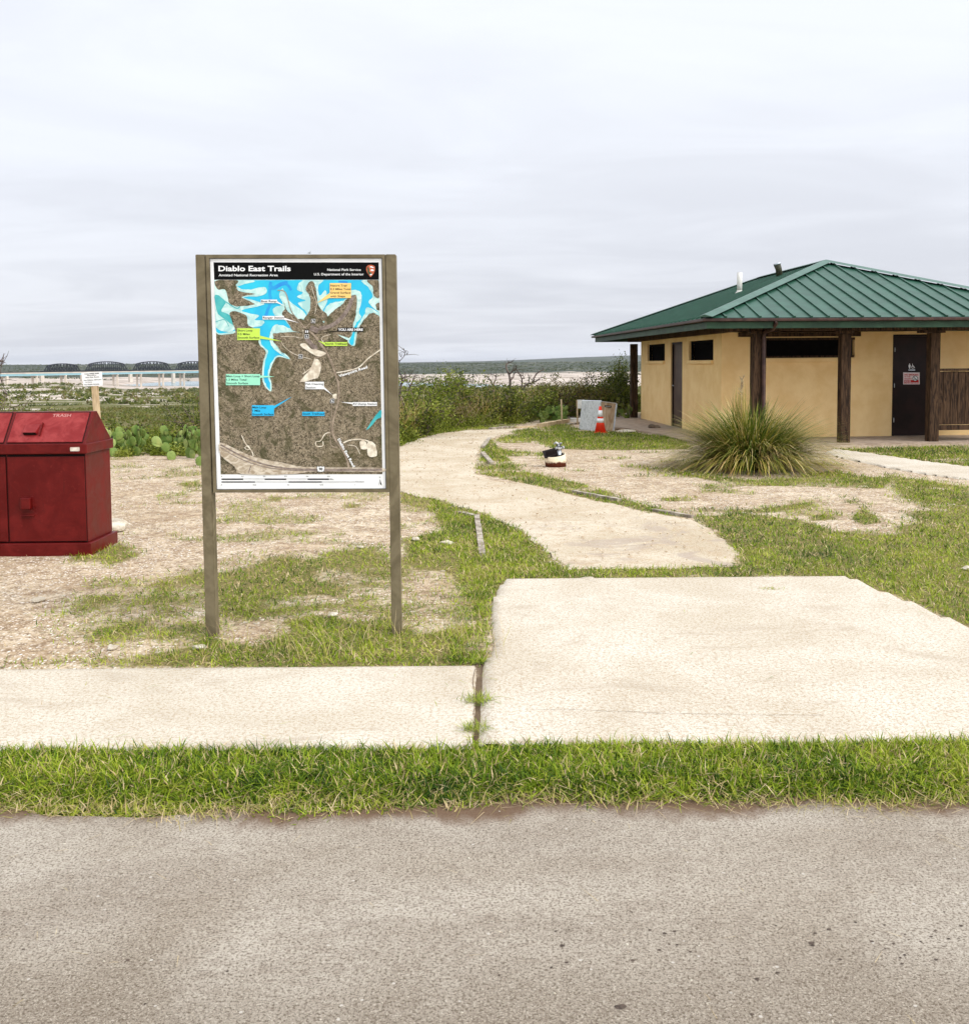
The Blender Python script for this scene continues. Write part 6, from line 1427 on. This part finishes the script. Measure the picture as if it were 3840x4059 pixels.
# ------------------------------------------------------------------ bridges
A0_, A1_ = np.array([-672., 1400.]), np.array([164., 400.])
hb = thing('highway_bridge', 'long road bridge with pale blue girders on concrete piers across the lake', 'bridge', (A0_[0], A0_[1], 0))
def hw(t_, z_, s_=0.):
    u_ = A1_/np.linalg.norm(A1_); nn_ = np.array([-u_[1], u_[0]]); p = A1_*t_+nn_*s_; return Vector((p[0], p[1], z_))
mb = MB(); mb.bar(hw(-.9, -7.6), hw(1.75, -7.6), 12, .9); mb.build('deck', M_bconc, hb)
for s_ in (-6.1, 6.1):
    mb = MB(); mb.bar(hw(-.9, -6.95, s_), hw(1.75, -6.95, s_), .35, .9); mb.build('parapet', M_bconc, hb)
for s_ in (-5.4, 5.4):
    mb = MB(); mb.bar(hw(-.9, -9.6, s_), hw(1.75, -9.6, s_), .5, 2.9); mb.build('girder', M_blue, hb)
for k in range(-7, 14):
    t_ = .02+.125*k
    w_p = A0_+A1_*t_; zt_ = min(float(tz(w_p[0], w_p[1])), WATER)-1 if float(tz(w_p[0], w_p[1])) < WATER else float(tz(w_p[0], w_p[1]))-1
    pm_ = MB()
    for s_ in (-4, 4): pm_.box(hw(t_, (zt_-12.1)/2, s_), (2.6, 2.6, -12.1-zt_))
    pm_.box(hw(t_, -11.7), (12, 2.6, 1.3), Matrix.Rotation(math.atan2(A1_[1], A1_[0])-math.pi/2, 4, 'Z')); pm_.build('pier', M_bconc, hb)
Rl0, Rl1 = np.array([-809., 1850.]), np.array([188., 350.])
rb = thing('railway_bridge', 'black steel truss railway bridge with arched spans behind the road bridge', 'bridge', (Rl0[0], Rl0[1], 0))
ur = Rl1/np.linalg.norm(Rl1); nr_ = np.array([-ur[1], ur[0]])
def solve_t(px):
    k = (px-1920)/4000.; return (k*Rl0[1]-Rl0[0])/(Rl1[0]-k*Rl1[1])
def rp(t_, z_, s_=0.):
    p = Rl1*t_+nr_*s_; return Vector((p[0], p[1], z_))
def truss(ta, tb, hgt, npan=12, first=False):
    mb = MB(); z0 = -6.6
    def top(u): return z0+hgt*(min(1, .62+.38*math.sin(math.pi*max(0, min(1, (u-.1)/.8)))**.8) if .09 < u < .91 else 0)
    for s_ in (-3.2, 3.2):
        for k in range(npan):
            u0, u1 = k/npan, (k+1)/npan; a, b_ = ta+(tb-ta)*u0, ta+(tb-ta)*u1
            mb.bar(rp(a, z0, s_), rp(b_, z0, s_), 1.0, 1.5)
            za, zb = top(u0), top(u1)
            mb.bar(rp(a, za if k else z0, s_), rp(b_, zb if k < npan-1 else z0, s_), 1.2, 1.4)
            if 0 < k: mb.bar(rp(a, z0, s_), rp(a, za, s_), .9, .9)
            if 0 < k < npan-1:
                if k < npan/2: mb.bar(rp(a, za, s_), rp(b_, z0, s_), .85, .85)
                else: mb.bar(rp(a, z0, s_), rp(b_, zb, s_), .85, .85)
                mid = (a+b_)/2; zm = (z0+(za+zb)/2)/2+.0; mb.bar(rp(mid, z0, s_), rp(mid, zm, s_), .6, .6); mb.bar(rp(a, z0, s_) if k < npan/2 else rp(b_, z0, s_), rp(mid, zm, s_), .65, .65)
    for k in range(1, npan):
        u0 = k/npan; a = ta+(tb-ta)*u0; mb.bar(rp(a, top(u0), -3.2), rp(a, top(u0), 3.2), .5, .8)
    return mb
ends = [solve_t(p) for p in (170, 330.5, 520.5, 690)]; L4 = ends[3]-ends[2]
ends += [ends[3]+L4*k for k in (1, 2, 3)]
for k in range(6):
    truss(ends[k], ends[k+1], 13.8 if k == 0 else 17.4).build('truss_span', M_truss, rb)
mb = MB(); mb.bar(rp(-2.2, -7.6), rp(ends[0]-.004, -7.6), 5, 1.6); mb.bar(rp(ends[0], -7.9), rp(ends[-1]+.6, -7.9), 5, .9); mb.build('deck', M_truss, rb)
for t_ in ends+[ends[0]-.18*k for k in range(1, 9)]:
    q = Rl0+Rl1*t_; z_ = float(tz(q[0], q[1])); zt_ = max(z_, WATER)-1.5 if z_ > WATER else WATER-2
    big = t_ >= ends[0]; mb = MB(); mb.box(rp(t_, (zt_-8.5)/2), (4.6 if big else 2.2, 7.0 if big else 4., -8.5-zt_), Matrix.Rotation(math.atan2(Rl1[1], Rl1[0])-math.pi/2, 4, 'Z')); mb.build('pier', M_bconc, rb)

# ------------------------------------------------------------------ air
M_haze = bpy.data.materials.new('haze'); M_haze.use_nodes = True; t = M_haze.node_tree; t.nodes.clear()
pv = t.nodes.new('ShaderNodeVolumePrincipled'); pv.inputs['Color'].default_value = (.80, .88, 1, 1); pv.inputs['Density'].default_value = 2.6e-5; pv.inputs['Anisotropy'].default_value = .2
mo = t.nodes.new('ShaderNodeOutputMaterial'); L(t, pv.outputs[0], mo.inputs['Volume'])
tag(MB().span(-9400, 9400, -75, 12900, -48, 120).build('haze', M_haze), kind='stuff')
